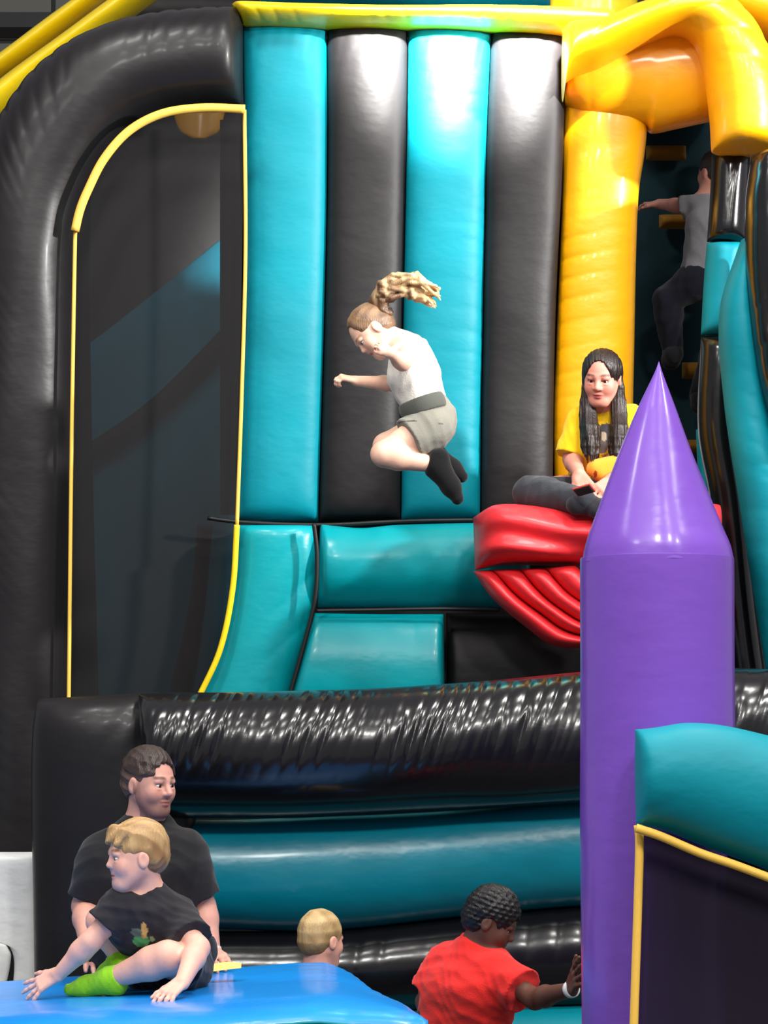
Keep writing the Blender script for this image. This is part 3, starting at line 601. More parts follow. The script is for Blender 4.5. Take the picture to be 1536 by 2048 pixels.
def skincol(base, c=None, R=None, s=1.0, brow=(70, 48, 36), lip=(178, 92, 88), beard=None, blush=.10):
    b = np.array(lin(base)); br = np.array(lin(brow)); lp = np.array(lin(lip))
    def f(V):
        col = np.tile(b, (len(V), 1))
        if c is None: return col
        q = ((V - c) @ R) / s; x, y, z = q[:, 0], q[:, 1], q[:, 2]; inh = (np.abs(x) < .42) & (np.abs(z) < .55) & (y > 0)
        def mix(m, cc): 
            m = np.clip(m, 0, 1)[:, None]; return col * (1 - m) + np.asarray(cc) * m
        ck = np.exp(-(((np.abs(x) - .17) / .09) ** 2 + ((z + .13) / .09) ** 2)) * inh
        col = mix(ck * blush * 2, b * np.array([1.05, .62, .58]))
        if beard is not None:
            m = 1 / (1 + np.exp((z + .20 - .22 / (1 + np.exp((y - .10) * 40))) * 30)); m = m * (np.abs(x) < .36) * (y > .01) * (z > -.50)
            m = np.maximum(m, np.exp(-(((z + .20) / .025) ** 2)) * (np.abs(x) < .10) * (y > .3)) 
            m = m * (1 - .9 * np.exp(-((x / .10) ** 2 + ((z + .26) / .035) ** 2)))
            col = mix(m * .62 * inh, np.array(lin(beard)))
        col = mix(np.exp(-((x / .085) ** 4 + ((z + .262) / .045) ** 4)) * (y > .28) * .85, lp)
        arch = z - (.095 + .02 * np.cos((np.abs(x) - .13) * 14))
        col = mix(np.exp(-((arch / .022) ** 4 + ((np.abs(x) - .13) / .085) ** 6)) * (y > .2) * .85, br)
        col = mix(np.exp(-(((z - .004) / .020) ** 2)) * np.exp(-((np.abs(x) - .125) / .07) ** 4) * (y > .2) * .8, br * .5)
        return col
    return f
def eyes(c, R, s, body, iris=None, deep=0.0):
    for m in (-1, 1):
        o = c + R @ (np.array([m * .125, .288 - deep, -.008]) * s); r = .066 * s
        n, k = 14, 10; V = []; 
        for i in range(k + 1):
            for j in range(n):
                a = PI * i / k; b = 2 * PI * j / n
                V.append(o + R @ (np.array([math.sin(a) * math.cos(b), math.cos(a), math.sin(a) * math.sin(b) * .55]) * r))
        Fq = [(i * n + j, i * n + (j + 1) % n, (i + 1) * n + (j + 1) % n, (i + 1) * n + j) for i in range(k) for j in range(n)]
        e = mesh_obj('eye', V, Fq, M['eyew'], body)
        V2 = []
        for i in range(5):
            for j in range(n):
                a = .42 * i / 4; b = 2 * PI * j / n
                V2.append(o + R @ (np.array([math.sin(a) * math.cos(b), math.cos(a) * 1.02, math.sin(a) * math.sin(b) * .9]) * r * 1.01))
        Fi = [(i * n + j, i * n + (j + 1) % n, (i + 1) * n + (j + 1) % n, (i + 1) * n + j) for i in range(4) for j in range(n)]
        mesh_obj('iris', V2, Fi, iris or M['iris'], e)
def hair_short(name, c, R, s, parent, col1, col2, thick=.05, front=.30, hl=.12, nape=-.20, fringe=0.0, seed=1, rough=.012, side=-.02, label=None, fq=1.0, fade=None):
    P = lambda x, y, z: c + R @ (np.array([x, y, z]) * s)
    prims = [ellip(P(0, -.075, .15), np.array([.332 + thick * .35, .42 + thick * .4, .355 + thick]) * s, R, .02),
             ellip(P(0, -.20, -.02), np.array([.28 + thick * .4, .30 + thick * .3, .30]) * s, R, .05 * s)]
    if fringe: prims += [capsule(P(-.20, .22, .36), P(-.24, .34, .20), .09 * s, .05 * s, .06 * s), capsule(P(.0, .30, .40), P(-.03, .395, .22), .09 * s, .045 * s, .06 * s), capsule(P(.18, .25, .38), P(.20, .345, .22), .09 * s, .05 * s, .06 * s)]
    prims += [ellip(P(0, .40, -.19 + hl), np.array([.27, front, .36]) * s, R, .03 * s, op='sub')]
    for m in (-1, 1): prims += [ellip(P(m * .36, .04, -.08), np.array([.13, .12, .155]) * s, R, .02 * s, op='sub')]
    prims += [capsule(P(-.3, .30, side - .24), P(.3, .30, side - .24), .22 * s, .22 * s, .03 * s, op='sub')]
    r = np.random.RandomState(seed)
    fx = [(r.normal(0, 1, 3) * np.array([70, 30, 40]) * fq / (s / .22), r.uniform(0, 6)) for _ in range(5)]
    def noise(X, Y, Z):
        o = 0
        for k, ph in fx:
            kk = R @ k; o = o + np.abs(np.sin(kk[0] * X + kk[1] * Y + kk[2] * Z + ph))
        return (o / 5 - .6) * rough
    a = np.array(lin(col1)); b = np.array(lin(col2))
    def cf(V):
        q = ((V - c) @ R) / s; o = np.zeros(len(V))
        for k, ph in fx: o += np.sin((q * s) @ k * 1.7 + ph)
        m = np.clip(.35 + .22 * o * .6 + .8 * (q[:, 2] - .15), 0, 1)[:, None]; cc = a * (1 - m) + b * m
        if fade is not None:
            k = (1 / (1 + np.exp((q[:, 2] - .10 + .12 * (q[:, 1] < -.3)) * 22)))[:, None] * .75; cc = cc * (1 - k) + np.array(lin(fade)) * k
        return cc
    cut = P(0, 0, nape)
    return solid(name, prims, .0032, M['hair'], parent, cf, clips=[(cut, -R[:, 2] * .9 + R[:, 1] * .35)], noise=noise, label=label)
def strands(name, paths, parent, col1, col2, seed=1, label=None, vox=.0035):
    """paths: list of (points, radii) of locks of hair, joined into one mass"""
    prims = []; a = np.array(lin(col1)); b = np.array(lin(col2))
    for (pts, rad) in paths:
        Q = catmull3(pts, 9); Rr = np.interp(np.linspace(0, 1, 9), np.linspace(0, 1, len(rad)), rad)
        for i in range(8): prims.append(capsule(Q[i], Q[i + 1], Rr[i], Rr[i + 1], .004))
    return solid(name, prims, vox, M['hair'], parent, lambda V: lerpcol(V, a, b, paths, seed), label=label)
def lerpcol(V, a, b, paths, seed):
    P0 = np.array(paths[0][0][0]); d = np.linalg.norm(V - P0, axis=1); r = np.random.RandomState(seed)
    o = np.sin(V @ r.normal(0, 90, 3)) + np.sin(V @ r.normal(0, 60, 3))
    m = np.clip(d / (d.max() + 1e-6) * 1.7 - .55 + .2 * o, 0, 1)[:, None]; return a * (1 - m) + b * m
def flat(rgb, spots=()):
    b = np.array(lin(rgb))
    def f(V):
        col = np.tile(b, (len(V), 1))
        for (cc, rr, c2) in spots:
            q = (V - np.asarray(cc)) / np.asarray(rr); m = (np.abs(q) ** 2).sum(1); col[m < 1] = lin(c2)
        return col
    return f
def hole(N, hc, r, back=.0): return capsule(N - nrm(hc - N) * .012, N + nrm(hc - N) * .16, r, r * 1.15, .012, op='sub')
def trap(N, SL, SR, r0, r1): return [capsule(N, SL, r0, r1, .03, 'torso'), capsule(N, SR, r0, r1, .03, 'torso')]
def hbox(c, r): return (np.asarray(c) - r, np.asarray(c) + r)
def tags(pr, *t): return [p for p in pr if p['tag'] in t]
def cut_limb(a, b, fr, r0, r1, k=.02):
    e = a + (b - a) * fr; return capsule(a, e + nrm(b - a) * .05, r0, r1, k, '', clip=[(e, nrm(b - a))])
def ring(name, c, d, r, w_, mat, parent, label=None):
    d = nrm(d); return sweep(name, [c - d * w_, c - d * w_ * .8, c + d * w_ * .8, c + d * w_], [r * .9, r, r, r * .9], mat, parent, ns=24, label=label)

# ------------------------------------------------------------------ the jumping girl
YG = 11.3
g = lambda x, y, dy=0.0: W(x, y, YG + dy)
pt = thing('person', 'girl in white tank top and grey shorts jumping in mid air, ponytail flying up', 'person', g(825, 900), kind=None)
hc = g(744, 664); HR_ = frame_of((-.62, -.22, -.78), (-.78, 0, .62)); hs = .215
SLg, SRg = g(808, 712, -.10), g(826, 690, .10); Cg = g(826, 745); Pg = g(858, 835); HLg, HRg = g(858, 858, -.075), g(866, 850, .075); Ng = g(806, 688)
pr = head_prims(hc, HR_, hs, Ng, .034, 1)
pr += torso_prims(Ng, SLg, SRg, Cg, Pg, HLg, HRg, .80, .98)
el = g(806, 726, -.26); wl = g(782, 706, -.34); er = g(790, 768, .12); wr_ = g(712, 762, .02)
SLc = g(812, 708, -.125); SRc = g(822, 715, .12)
pr += limb(SLc, el, wl, (.036, .029, .021)); pr += limb(SRc, er, wr_, (.036, .029, .021))
pr += hand_prims(wl, g(760, 688, -.34) - wl, (0.1, -1, .3), 1, .10, .9, tcurl=.8); pr += hand_prims(wr_, g(675, 754, 0) - wr_, (0, -.5, 1), -1, .125, 1.05, tcurl=1)
kl = g(768, 908, -.13); al = g(868, 930, -.12); kr = g(772, 892, .08); ar = g(862, 915, .10)
pr += limb(HLg, kl, al, (.076, .050, .030), tags=('thigh', 'shin')); pr += limb(HRg, kr, ar, (.076, .050, .030), tags=('thigh', 'shin'))
body = solid('body', pr, .0055, M['skin'], pt, skincol((240, 190, 165), hc, HR_, hs, brow=(150, 110, 80)), fine=[(*hbox(hc, .15), .0026), (*hbox(wl + (g(748, 686, -.34) - wl) * .6, .10), .003), (*hbox(wr_ + (g(675, 754) - wr_) * .6, .10), .003)])
eyes(hc, HR_, hs, body)
# tank top
tp = tags(pr, 'torso'); 
tank = solid('tank_top', tp, .005, M['cloth'], pt, flat((226, 220, 208)), off=.008, noise=folds(3, .0035, 38),
             clips=[(g(812, 688), nrm(Ng - Cg)), (g(848, 806), nrm(Pg - Cg))], label='white tank top')
sp = tags(pr, 'hip') + [capsule(Pg, Pg + (Cg - Pg) * .3, .104, .088, .04)] + [cut_limb(HLg, kl, .42, .085, .085, .03), cut_limb(HRg, kr, .42, .082, .082, .03)]
solid('shorts', sp, .005, M['cloth'], pt, flat((128, 126, 116), [(g(826, 846, -.1), (.060, .07, .008), (46, 48, 44)), (g(880, 850, -.1), (.020, .07, .005), (90, 84, 78))]), off=.007, noise=folds(4, .005, 45), clips=[(g(842, 806), nrm(Cg - Pg))], label='grey shorts')  # long dark spot paints the shade of a fold into the cloth
solid('waistband', [capsule(g(845, 812, -.055), g(845, 812, .055), .096, .096, .02)], .005, M['cloth'], pt, flat((82, 84, 78)), clips=[(g(843, 800), nrm(Cg - Pg)), (g(850, 830), nrm(Pg - Cg))], label='dark waistband')
for (a, tx, ty, dd) in ((al, 897, 1004, -.12), (ar, 910, 966, .10)):
    toe = g(tx, ty, dd)
    fp = foot_prims(a + nrm(toe - a) * .015, toe, nrm(np.array([.9, 0, -.3])) * -1 + 0, .95)
    kn = kl if a is al else kr
    fp += [capsule(a + (kn - a) * .10, a, .034, .036, .02, clip=[(a + (kn - a) * .06, nrm(kn - a))])]
    solid('sock', fp, .005, M['cloth'], pt, flat((13, 13, 15)), off=.002)
# hair
hair_short('hair', hc, HR_, hs, pt, (104, 78, 58), (150, 116, 82), thick=.03, front=.36, hl=.26, nape=-.42, seed=5, rough=.006, label='blond hair pulled back')
rs = np.random.RandomState(8); paths = []
def pony(pts, rad): paths.append(([g(*p) for p in pts], rad))
pony([(770, 628), (756, 604), (776, 584), (812, 576), (850, 580)], [.030, .038, .040, .032, .012])
for k in range(34):
    j = lambda a: rs.uniform(-a, a)
    ex, ey = [(880, 582), (868, 612), (858, 604), (878, 596), (862, 574), (838, 600), (846, 556), (872, 606)][k % 8]
    mx, my = 772 + j(16), 583 + j(22)
    pony([(772 + j(8), 628 + j(4), j(.02)), (750 + j(10) + 8, 606 + j(8), j(.04)), (mx + 4, my - 6, j(.05)), (820 + j(18), 574 + j(26), j(.05)), (ex - 12 + j(8), ey - 10 + j(8), j(.05)), (ex + j(5), ey + j(5), j(.04))], [.012, .010, .010, .010, .008, .003])
strands('ponytail', paths, pt, (96, 68, 44), (228, 192, 140), 3, label='blond ponytail flying upward')
ring('hair_tie', g(772, 626), g(760, 606) - g(776, 640), .030, .012, plain('hair_tie', (38, 30, 34), .7), pt, label='dark hair tie')

# ------------------------------------------------------------------ the woman on the red platform
YS = 11.8
g = lambda x, y, dy=0.0: W(x, y, YS + dy)
pt = thing('person', 'woman with long dark hair sitting cross-legged on the red platform', 'person', g(1212, 1012))
hc = g(1203, 756, -.12); HR_ = frame_of((-.26, -.90, -.30), (-.02, -.30, .95)); hs = .232
N_ = g(1212, 824, -.03); SL, SR = g(1165, 846), g(1262, 842); C_ = g(1212, 890); P_ = g(1212, 975, .04); HL, HR2 = g(1180, 985, .02), g(1246, 985, .02)
pr = head_prims(hc, HR_, hs, N_, .045); pr += torso_prims(N_, SL, SR, C_, P_, HL, HR2, .93, .92)
e1, w1 = g(1144, 918, -.02), g(1158, 948, -.26); e2, w2 = g(1282, 918, -.02), g(1224, 958, -.28)
pr += limb(SL, e1, w1, (.046, .036, .025)) + limb(SR, e2, w2, (.046, .036, .025))
h1 = g(1178, 985, -.33); h2 = g(1190, 992, -.34)
pr += hand_prims(w1, h1 - w1, (-.3, -.8, .6), -1, .165, .55) + hand_prims(w2, h2 - w2, (.3, -.8, .6), 1, .165, .55)
k1, a1 = g(1062, 986, -.12), g(1168, 1000, -.36); k2, a2 = g(1362, 986, -.12), g(1240, 1004, -.38)
lg = limb(HL, k1, a1, (.084, .060, .038), tags=('thigh', 'shin')) + limb(HR2, k2, a2, (.084, .060, .038), tags=('thigh', 'shin'))
ft = foot_prims(a1, g(1224, 1008, -.34), (0, -.3, 1), .85) + foot_prims(a2, g(1190, 1006, -.40), (0, -.3, 1), .85); pr += ft
body = solid('body', pr + lg, .006, M['skin'], pt, skincol((214, 140, 122), hc, HR_, hs, brow=(60, 36, 28), lip=(160, 58, 62)), fine=[(*hbox(hc, .15), .0026), (*hbox((w1 + h1) / 2, .10), .003), (*hbox((w2 + h2) / 2, .10), .003)])
eyes(hc, HR_, hs, body, deep=.02)
tshirt = tags(pr, 'torso', 'hip') + [cut_limb(SL, e1, .86, .060, .068), cut_limb(SR, e2, .86, .060, .068), hole(N_, hc, .058)]
yc = g(1208, 885, -.1)
solid('t_shirt', tshirt, .005, M['cloth'], pt, flat((250, 200, 30), [(g(1213, 868, -.11), (.04, .2, .048), (88, 84, 88)), (g(1202, 893, -.11), (.030, .2, .030), (120, 112, 110)), (g(1208, 872, -.11), (.012, .2, .020), (210, 190, 160)), (g(1216, 912, -.11), (.028, .2, .010), (150, 110, 60))]),
      off=.011, noise=folds(12, .006, 34), clips=[(g(1212, 985), np.array([0, 0, -1.]))], label='yellow T-shirt with a grey print')
solid('socks', ft, .005, M['cloth'], pt, flat((40, 38, 44)), off=.004, label='dark socks')
solid('trousers', lg + tags(pr, 'hip'), .005, M['cloth'], pt, flat((52, 54, 60)), off=.012, noise=folds(13, .006, 30), clips=[(g(1212, 958), np.array([0, 0, 1.]))], label='dark grey trousers')
solid('waist_bag', [capsule(g(1192, 938, -.20), g(1232, 930, -.20), .040, .042, .02), capsule(g(1205, 950, -.21), g(1222, 948, -.21), .034, .034, .02)], .004, M['cloth'], pt, flat((238, 150, 48), [(g(1191, 948, -.24), (.007, .1, .015), (150, 52, 20))]), label='orange waist bag')
# long hair: cap parted in the middle and two long curtains
P = lambda x, y, z: hc + HR_ @ (np.array([x, y, z]) * hs)
cap = [ellip(P(0, -.08, .13), np.array([.365, .45, .395]) * hs, HR_, .02), ellip(P(0, -.25, -.3), np.array([.30, .2, .5]) * hs, HR_, .03),
       ellip(P(0, .36, -.07), np.array([.225, .36, .44]) * hs, HR_, .01, op='sub')]
def curtain(xs, seed):
    r = np.random.RandomState(seed); q = []
    for k in range(11):
        f = k / 10 - .5; o = f * 26; d0 = -.075 - .06 * math.cos(f * 2.8); wv = r.uniform(-2.5, 2.5, 6)
        pts = [g(xs[i] + o * (.30, .42, .75, 1.0, 1.15, .75)[i] + wv[i], y, dy) for i, (y, dy) in enumerate(((728, -.10), (770, -.12), (820, -.13 + .02 * abs(f)), (862, d0 - .06), (895, d0 - .08), (918 + r.uniform(-12, 10), d0 - .09)))]
        Q = catmull3(pts, 10); Rr = np.interp(np.linspace(0, 1, 10), np.linspace(0, 1, 6), [.010, .013, .014, .013, .010, .003])
        q += [capsule(Q[i], Q[i + 1], Rr[i], Rr[i + 1], .006) for i in range(9)]
    return q
def wn(X, Y, Z): return (np.abs(np.sin(X * 260 + 1.5 * np.sin(Z * 14))) + np.abs(np.sin(X * 143 + 1 + 2 * np.sin(Z * 9))) - 1.2) * .0022
dark = lambda V: np.tile(np.array(lin((26, 13, 11))), (len(V), 1)) * (1 + .8 * np.clip(np.sin(V[:, :1] * 330 + 2 * np.sin(V[:, 2:] * 20)), 0, 1))
solid('hair', curtain([1181, 1176, 1177, 1180, 1182, 1184], 1) + curtain([1230, 1237, 1238, 1238, 1236, 1230], 2) + cap, .0034, M['hair'], pt, dark, noise=wn, label='long dark brown hair parted in the middle')
ph = thing('phone', 'reddish phone held in the seated woman\'s hands', 'phone', g(1170, 985, -.40))
pv = g(1168, 980, -.45); R_ = frame_of((.2, .55, .8), (.75, -.5, .2))
def slab(c, R_, hx, hy, hz):
    cl = [(c + R_[:, q] * e * sg, R_[:, q] * sg) for q, e in enumerate((hx, hy, hz)) for sg in (-1, 1)]
    return ellip(c, (.09, .09, .09), R_, .004, clip=cl)
solid('case', [slab(pv, R_, .024, .005, .042)], .0025, M['cloth'], ph, flat((176, 62, 52)), label='reddish phone case')
solid('screen', [slab(pv + R_ @ np.array([0, -.004, 0]), R_, .020, .004, .037)], .0025, M['cloth'], ph, flat((30, 26, 30)), label='dark screen')

# ------------------------------------------------------------------ the man
YM = 9.66
g = lambda x, y, dy=0.0: W(x, y, YM + dy)
pt = thing('person', 'bearded man in black T-shirt sitting behind the boy, looking right', 'person', g(285, 1925))
hc = g(301, 1566, -.02); HR_ = frame_of((.74, -.66, -.10), (.05, -.06, .99)); hs = .228
N_ = g(292, 1652, .03); SL, SR = g(208, 1714, .02), g(366, 1708, .0); C_ = g(286, 1742, .02); P_ = g(284, 1880, .10); HL, HR2 = g(235, 1900, .08), g(335, 1900, .08)
pr = head_prims(hc, HR_, hs, N_, .062); pr += torso_prims(N_, SL, SR, C_, P_, HL, HR2, 1.06, 1.02) + trap(N_, SL, SR, .060, .045)
e1, w1 = g(172, 1812, .04), g(180, 1902, -.22); e2, w2 = g(404, 1812, .04), g(424, 1902, -.02)
pr += limb(SL, e1, w1, (.058, .046, .030)) + limb(SR, e2, w2, (.058, .044, .029))
pr += hand_prims(w1, g(196, 1932, -.36) - w1, (0, -.3, 1), 1, .18, .25) + hand_prims(w2, g(440, 1926, -.16) - w2, (0, -.3, 1), -1, .18, .25)
lg = limb(HL, g(205, 1890, -.28), g(290, 1925, -.36), (.095, .065, .045), tags=('thigh', 'shin')) + limb(HR2, g(385, 1900, -.26), g(300, 1930, -.22), (.095, .065, .045), tags=('thigh', 'shin'))
body = solid('body', pr + lg, .007, M['skin'], pt, skincol((214, 156, 138), hc, HR_, hs, brow=(66, 46, 38), beard=(58, 40, 34), lip=(160, 92, 84)), fine=[(*hbox(hc, .155), .0026), (*hbox(w1 + np.array([.02, -.06, -.03]), .11), .0035), (*hbox(w2 + np.array([.02, -.06, -.03]), .11), .0035)])
eyes(hc, HR_, hs, body, deep=.006)
solid('t_shirt', tags(pr, 'torso', 'hip') + [cut_limb(SL, e1, .78, .068, .064, .04), cut_limb(SR, e2, .78, .068, .064, .04), hole(N_, hc, .072)], .006, M['cloth'], pt, flat((34, 33, 35)), off=.012, noise=folds(21, .009, 26), label='black T-shirt')
solid('trousers', lg + tags(pr, 'hip'), .006, M['cloth'], pt, flat((26, 26, 29)), off=.012, noise=folds(22, .007, 30), clips=[(g(284, 1862), np.array([0, 0, 1.]))], label='black trousers')
hair_short('hair', hc, HR_, hs, pt, (52, 38, 34), (58, 44, 40), thick=.06, front=.33, hl=.17, nape=-.12, seed=9, rough=.013, fq=1.5, fade=(112, 84, 74), side=.16, label='short dark hair')
ring('wristband', w2 + (w2 - e2) * .02, w2 - e2, .033, .012, plain('hand_glare', (205, 200, 190), .5), pt, label='pale ring standing for the overexposed hand')  # pale ring puts the glare on the hand into a colour
t = thing('foam_strip', 'flat yellow strip on the blue mat under the man\'s hand', 'strip', g(450, 1940))
panel('strip', [(414, 1930, -.1), (450, 1924, -.1), (483, 1926, -.1)], [(414, 1945, -.16), (450, 1940, -.16), (483, 1936, -.16)], 9.3, .012, plain('pale_yellow', (240, 212, 120), .6), t, nv=30, nu=12, q=.5, endk=14)

# ------------------------------------------------------------------ the boy on the mat
YC = 8.8
g = lambda x, y, dy=0.0: W(x, y, YC + dy)
pt = thing('person', 'boy with lime green socks and black T-shirt sitting on the blue mat', 'person', g(300, 1970))
hc = g(270, 1712, 0); HR_ = frame_of((-.93, -.36, -.06), (.02, -.02, 1)); hs = .213
N_ = g(300, 1800, .05); SL, SR = g(246, 1812, .02), g(352, 1838, .06); C_ = g(306, 1850, .09); P_ = g(336, 1925, .26); HL, HR2 = g(300, 1932, .28), g(368, 1936, .24)
pr = head_prims(hc, HR_, hs, N_, .040, 1); pr += torso_prims(N_, SL, SR, C_, P_, HL, HR2, .86, .90) + trap(N_, SL, SR, .044, .034)
e1, w1 = g(180, 1884, .0), g(116, 1950, .04); e2, w2 = g(396, 1896, -.06), g(364, 1966, -.22)
pr += limb(SL, e1, w1, (.040, .032, .021)) + limb(SR, e2, w2, (.042, .034, .023))
h1 = g(64, 1979, .06); h2 = g(322, 2000, -.30)
pr += hand_prims(w1, h1 - w1, (0, -.95, .8), -1, .138, .10, .26, .15) + hand_prims(w2, h2 - w2, (-.1, -.5, 1), -1, .14, .35, .14, .3)
k1, a1 = g(202, 1842, .14), g(243, 1922, .10); k2, a2 = g(336, 1915, -.06), g(222, 1957, .02)
lgr = limb(HL, k1, a1, (.062, .044, .028), tags=('thigh', 'shin')); lgl = limb(HR2, k2, a2, (.066, .050, .030), tags=('thigh', 'shin'))
body = solid('body', pr + lgr + lgl, .0055, M['skin'], pt, skincol((238, 180, 160), hc, HR_, hs, brow=(150, 105, 75), lip=(205, 120, 112), blush=.16), fine=[(*hbox(hc, .145), .0025), (*hbox((w1 + h1) / 2, .085), .0028), (*hbox((w2 + h2) / 2, .085), .0028)])
eyes(hc, HR_, hs, body, plain('eye_blue', (70, 80, 90), .2), deep=.004)
solid('t_shirt', tags(pr, 'torso', 'hip') + [cut_limb(SL, e1, .48, .050, .056, .03), cut_limb(SR, e2, .66, .052, .058, .03), hole(N_ + np.array([-.012, -.02, 0]), hc, .050)], .005, M['cloth'], pt,
      flat((44, 42, 46), [(g(280, 1884, -.05), (.026, .25, .020), (84, 160, 92)), (g(287, 1862, -.05), (.010, .25, .026), (214, 170, 96)), (g(272, 1866, -.05), (.018, .25, .014), (110, 116, 96)), (g(302, 1880, -.05), (.008, .25, .008), (120, 140, 100))]),
      off=.011, noise=folds(31, .007, 40), label='black T-shirt with a green and yellow print')
solid('shorts', tags(pr, 'hip') + [cut_limb(HR2, k2, .55, .078, .078, .03), cut_limb(HL, k1, .50, .072, .070, .03)], .005, M['cloth'], pt, flat((24, 23, 26)), off=.010, noise=folds(32, .006, 40), clips=[(g(330, 1908, .2), np.array([0, 0, 1.]))], label='black shorts')
for (k_, a_, toe) in ((k2, a2, g(136, 1962, .08)), (k1, a1, g(190, 1940, .16))):
    fp = foot_prims(a_ + nrm(toe - a_) * .01, toe, (0, -.35, .9), .72)
    fp += [capsule(a_ + (k_ - a_) * .14, a_, .031, .030, .02, clip=[(a_ + (k_ - a_) * .12, nrm(k_ - a_))])]
    solid('sock', fp, .004, M['cloth'], pt, flat((150, 214, 40)), off=.003, noise=folds(7, .002, 80), label='lime green sock')
hair_short('hair', hc, HR_, hs, pt, (150, 112, 72), (206, 170, 118), thick=.055, front=.31, hl=.07, nape=-.18, fringe=1, seed=12, rough=.010, side=-.04, label='sandy blond hair')

# ------------------------------------------------------------------ blond boy behind the mat
g = lambda x, y, dy=0.0: W(x, y, 10.15 + dy)
pt = thing('person', 'short-haired blond boy seen from behind, head above the blue mat', 'person', g(640, 2080))
hc = g(645, 1880); HR_ = frame_of((.72, .66, -.08), (0, 0, 1)); hs = .195
N_ = g(632, 1950); SL, SR = g(580, 1985, .0), g(690, 1985, .05); C_ = g(636, 2030); P_ = g(640, 2180); HL, HR2 = g(612, 2200), g(670, 2200)
pr = head_prims(hc, HR_, hs, N_, .042, 1); pr += torso_prims(N_, SL, SR, C_, P_, HL, HR2, .85, .95)
pr += limb(SL, g(562, 2080), g(590, 2150, .05), (.04, .032, .022)) + limb(SR, g(716, 2080), g(690, 2150, .05), (.04, .032, .022))
pr += hand_prims(g(590, 2150, .05), (0, .6, -.3), (0, 0, 1), 1, .12) + hand_prims(g(690, 2150, .05), (0, .6, -.3), (0, 0, 1), -1, .12)
pr += limb(HL, g(605, 2330), W(610, 2330, 10.15) * np.array([1, 1, 0]) + np.array([0, 0, .08]), (.07, .05, .035)) + limb(HR2, g(675, 2330), W(675, 2330, 10.15) * np.array([1, 1, 0]) + np.array([0, 0, .08]), (.07, .05, .035))
body = solid('body', pr, .007, M['skin'], pt, skincol((232, 170, 150), hc, HR_, hs), fine=[(*hbox(hc, .14), .003)])
solid('t_shirt', tags(pr, 'torso', 'hip') + [cut_limb(SL, g(562, 2080), .7, .055, .06, .03), cut_limb(SR, g(716, 2080), .7, .055, .06, .03)], .006, M['cloth'], pt, flat((60, 110, 170)), off=.01, noise=folds(41, .006, 34), label='blue T-shirt')
hair_short('hair', hc, HR_, hs, pt, (160, 128, 84), (216, 184, 128), thick=.06, front=.30, hl=.06, nape=-.30, seed=14, rough=.006, side=0, label='short blond hair')

# ------------------------------------------------------------------ boy in red
g = lambda x, y, dy=0.0: W(x, y, 9.55 + dy)
pt = thing('person', 'boy in bright red T-shirt reaching a hand to the purple turret', 'person', g(930, 2200))
hc = g(985, 1846, -.03); HR_ = frame_of((.86, -.22, -.42), (.38, 0, .92)); hs = .205
N_ = g(950, 1905); SL, SR = g(898, 1930, .10), g(988, 1945, -.08); C_ = g(938, 1975, .0); P_ = g(920, 2090, .03); HL, HR2 = g(890, 2120, .05), g(955, 2120, -.03)
pr = head_prims(hc, HR_, hs, N_, .042, 1); pr += torso_prims(N_, SL, SR, C_, P_, HL, HR2, .96, 1.0) + trap(N_, SL, SR, .05, .045)
e1, w1 = g(852, 2004, .10), g(880, 2080, -.02); e2, w2 = g(1070, 1998, -.22), g(1144, 1978, -.45)
pr += limb(SL, e1, w1, (.040, .033, .024)) + limb(SR, e2, w2, (.044, .033, .022))
h2 = g(1163, 1930, -.60)
pr += hand_prims(w1, (.3, -.2, -1), (0, -1, 0), 1, .14) + hand_prims(w2, h2 - w2, (-.8, -.5, .1), 1, .16, .12, .2, .1)
feet = []
for hp, dx in ((HL, -.03), (HR2, .05)):
    kk = hp + np.array([dx, -.05, -.33]); aa = np.array([kk[0], kk[1] + .03, .08]); pr += limb(hp, kk, aa, (.078, .052, .034), tags=('thigh', 'shin')); feet.append((aa, aa + np.array([.12, -.1, -.02])))
    pr += foot_prims(aa, feet[-1][1], (0, 0, 1), .9)
body = solid('body', pr, .007, M['skin'], pt, skincol((96, 62, 50), hc, HR_, hs, brow=(30, 20, 18), lip=(96, 56, 52), blush=.0), fine=[(*hbox(hc, .14), .003), (*hbox((w2 + h2) / 2, .10), .003)])
eyes(hc, HR_, hs, body, deep=.022)
solid('t_shirt', tags(pr, 'torso', 'hip') + [cut_limb(SL, e1, .72, .062, .066, .03), cut_limb(SR, e2, .66, .058, .066, .03), hole(N_, hc, .056)], .006, M['cloth'], pt, flat((232, 46, 42)), off=.012, noise=folds(51, .008, 30), label='bright red T-shirt')
solid('shorts', tags(pr, 'thigh', 'hip'), .007, M['cloth'], pt, flat((30, 30, 36)), off=.016, noise=folds(52, .006, 30), clips=[(g(920, 2100), np.array([0, 0, 1.]))], label='dark shorts')
hair_short('hair', hc, HR_, hs, pt, (14, 12, 13), (22, 19, 20), thick=.12, front=.28, hl=.08, nape=-.26, seed=17, rough=.012, side=.03, fq=2.2, label='thick black hair')
ring('wristband', w2 - nrm(w2 - e2) * .005, w2 - e2, .028, .010, plain('band_white', (235, 235, 232), .5), pt, label='white wristband')

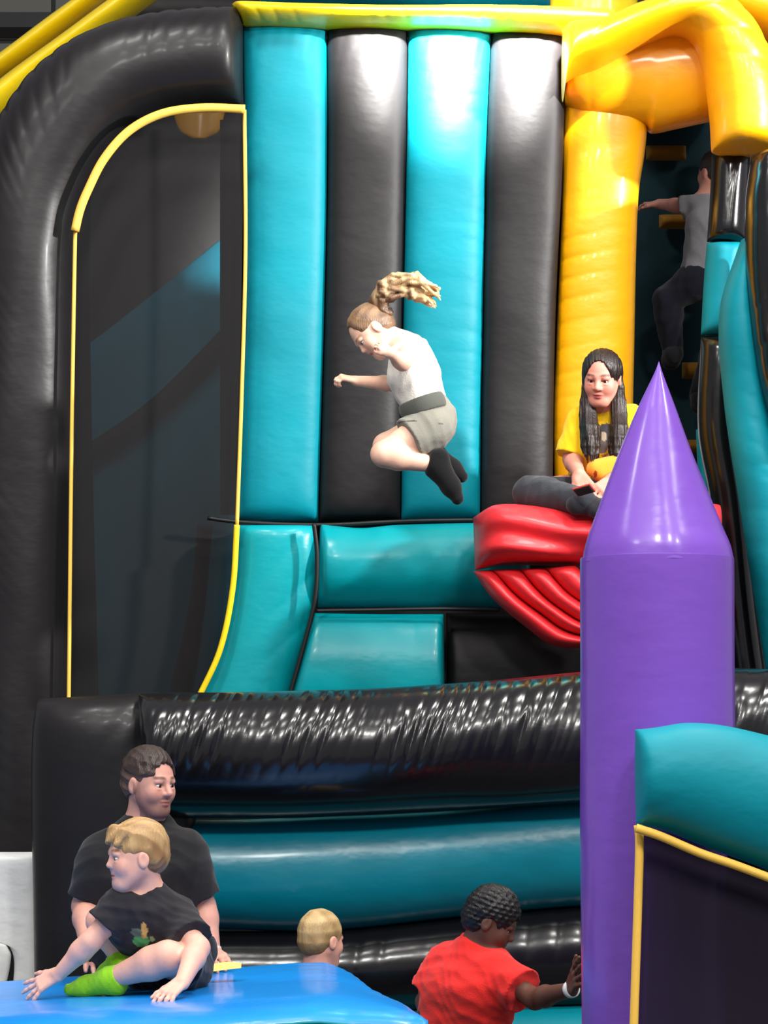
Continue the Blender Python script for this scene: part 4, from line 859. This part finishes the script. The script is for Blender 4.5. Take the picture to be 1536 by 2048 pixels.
# ------------------------------------------------------------------ child on the climbing steps in the dark doorway
g = lambda x, y, dy=0.0: W(x, y, 13.05 + dy)
pt = thing('person', 'climber with a pale sleeve in the dark doorway, mostly behind the right post', 'person', g(1380, 700))
hc = g(1428, 346); HR_ = frame_of((-.6, .78, .1), (0, 0, 1)); hs = .2
N_ = g(1432, 388); SL, SR = g(1406, 402), g(1470, 404, .05); C_ = g(1436, 450); P_ = g(1420, 540); HL, HR2 = g(1395, 560), g(1445, 560)
pr = head_prims(hc, HR_, hs, N_, .042) + torso_prims(N_, SL, SR, C_, P_, HL, HR2, .85, .9)
e1, w1 = g(1362, 412, .05), g(1318, 408, .15)
pr += limb(SL, e1, w1, (.04, .032, .024)) + limb(SR, g(1490, 470), g(1470, 520, .2), (.04, .032, .024)) + hand_prims(w1, (-.6, .6, .1), (0, -.2, 1), 1, .14, .5) + hand_prims(g(1470, 520, .2), (-.1, .6, .1), (0, -.2, 1), 1, .14, .5)
lg = limb(HL, g(1335, 600, .05), g(1345, 700, .15), (.075, .052, .036), tags=('thigh', 'shin')) + limb(HR2, g(1440, 680), g(1400, 790, .2), (.075, .052, .036), tags=('thigh', 'shin'))
pr += foot_prims(g(1345, 700, .15), g(1335, 712, .32), (0, 0, 1), .9) + foot_prims(g(1400, 790, .2), g(1396, 800, .34), (0, 0, 1), .9)
body = solid('body', pr + lg, .008, M['skin'], pt, skincol((200, 140, 125), hc, HR_, hs))
solid('t_shirt', tags(pr, 'torso', 'hip') + [cut_limb(SL, e1, .8, .055, .07, .03), cut_limb(SR, g(1490, 470), .7, .055, .06, .03)], .007, M['cloth'], pt, flat((112, 112, 118)), off=.01, noise=folds(61, .006, 34), clips=[(g(1432, 392), np.array([0, 0, 1.]))], label='white T-shirt with the doorway shade in its colour')  # white cloth greyed so the climber sinks into the doorway shade
solid('shoes', tags(pr, 'foot'), .007, M['cloth'], pt, flat((20, 20, 24)), off=.008, label='dark shoes')
solid('trousers', lg + tags(pr, 'hip'), .007, M['cloth'], pt, flat((16, 17, 30)), off=.014, noise=folds(62, .006, 30), clips=[(g(1420, 535), np.array([0, 0, 1.]))], label='dark navy trousers')
hair_short('hair', hc, HR_, hs, pt, (36, 28, 26), (60, 48, 44), thick=.06, seed=19, rough=.006, label='dark hair')
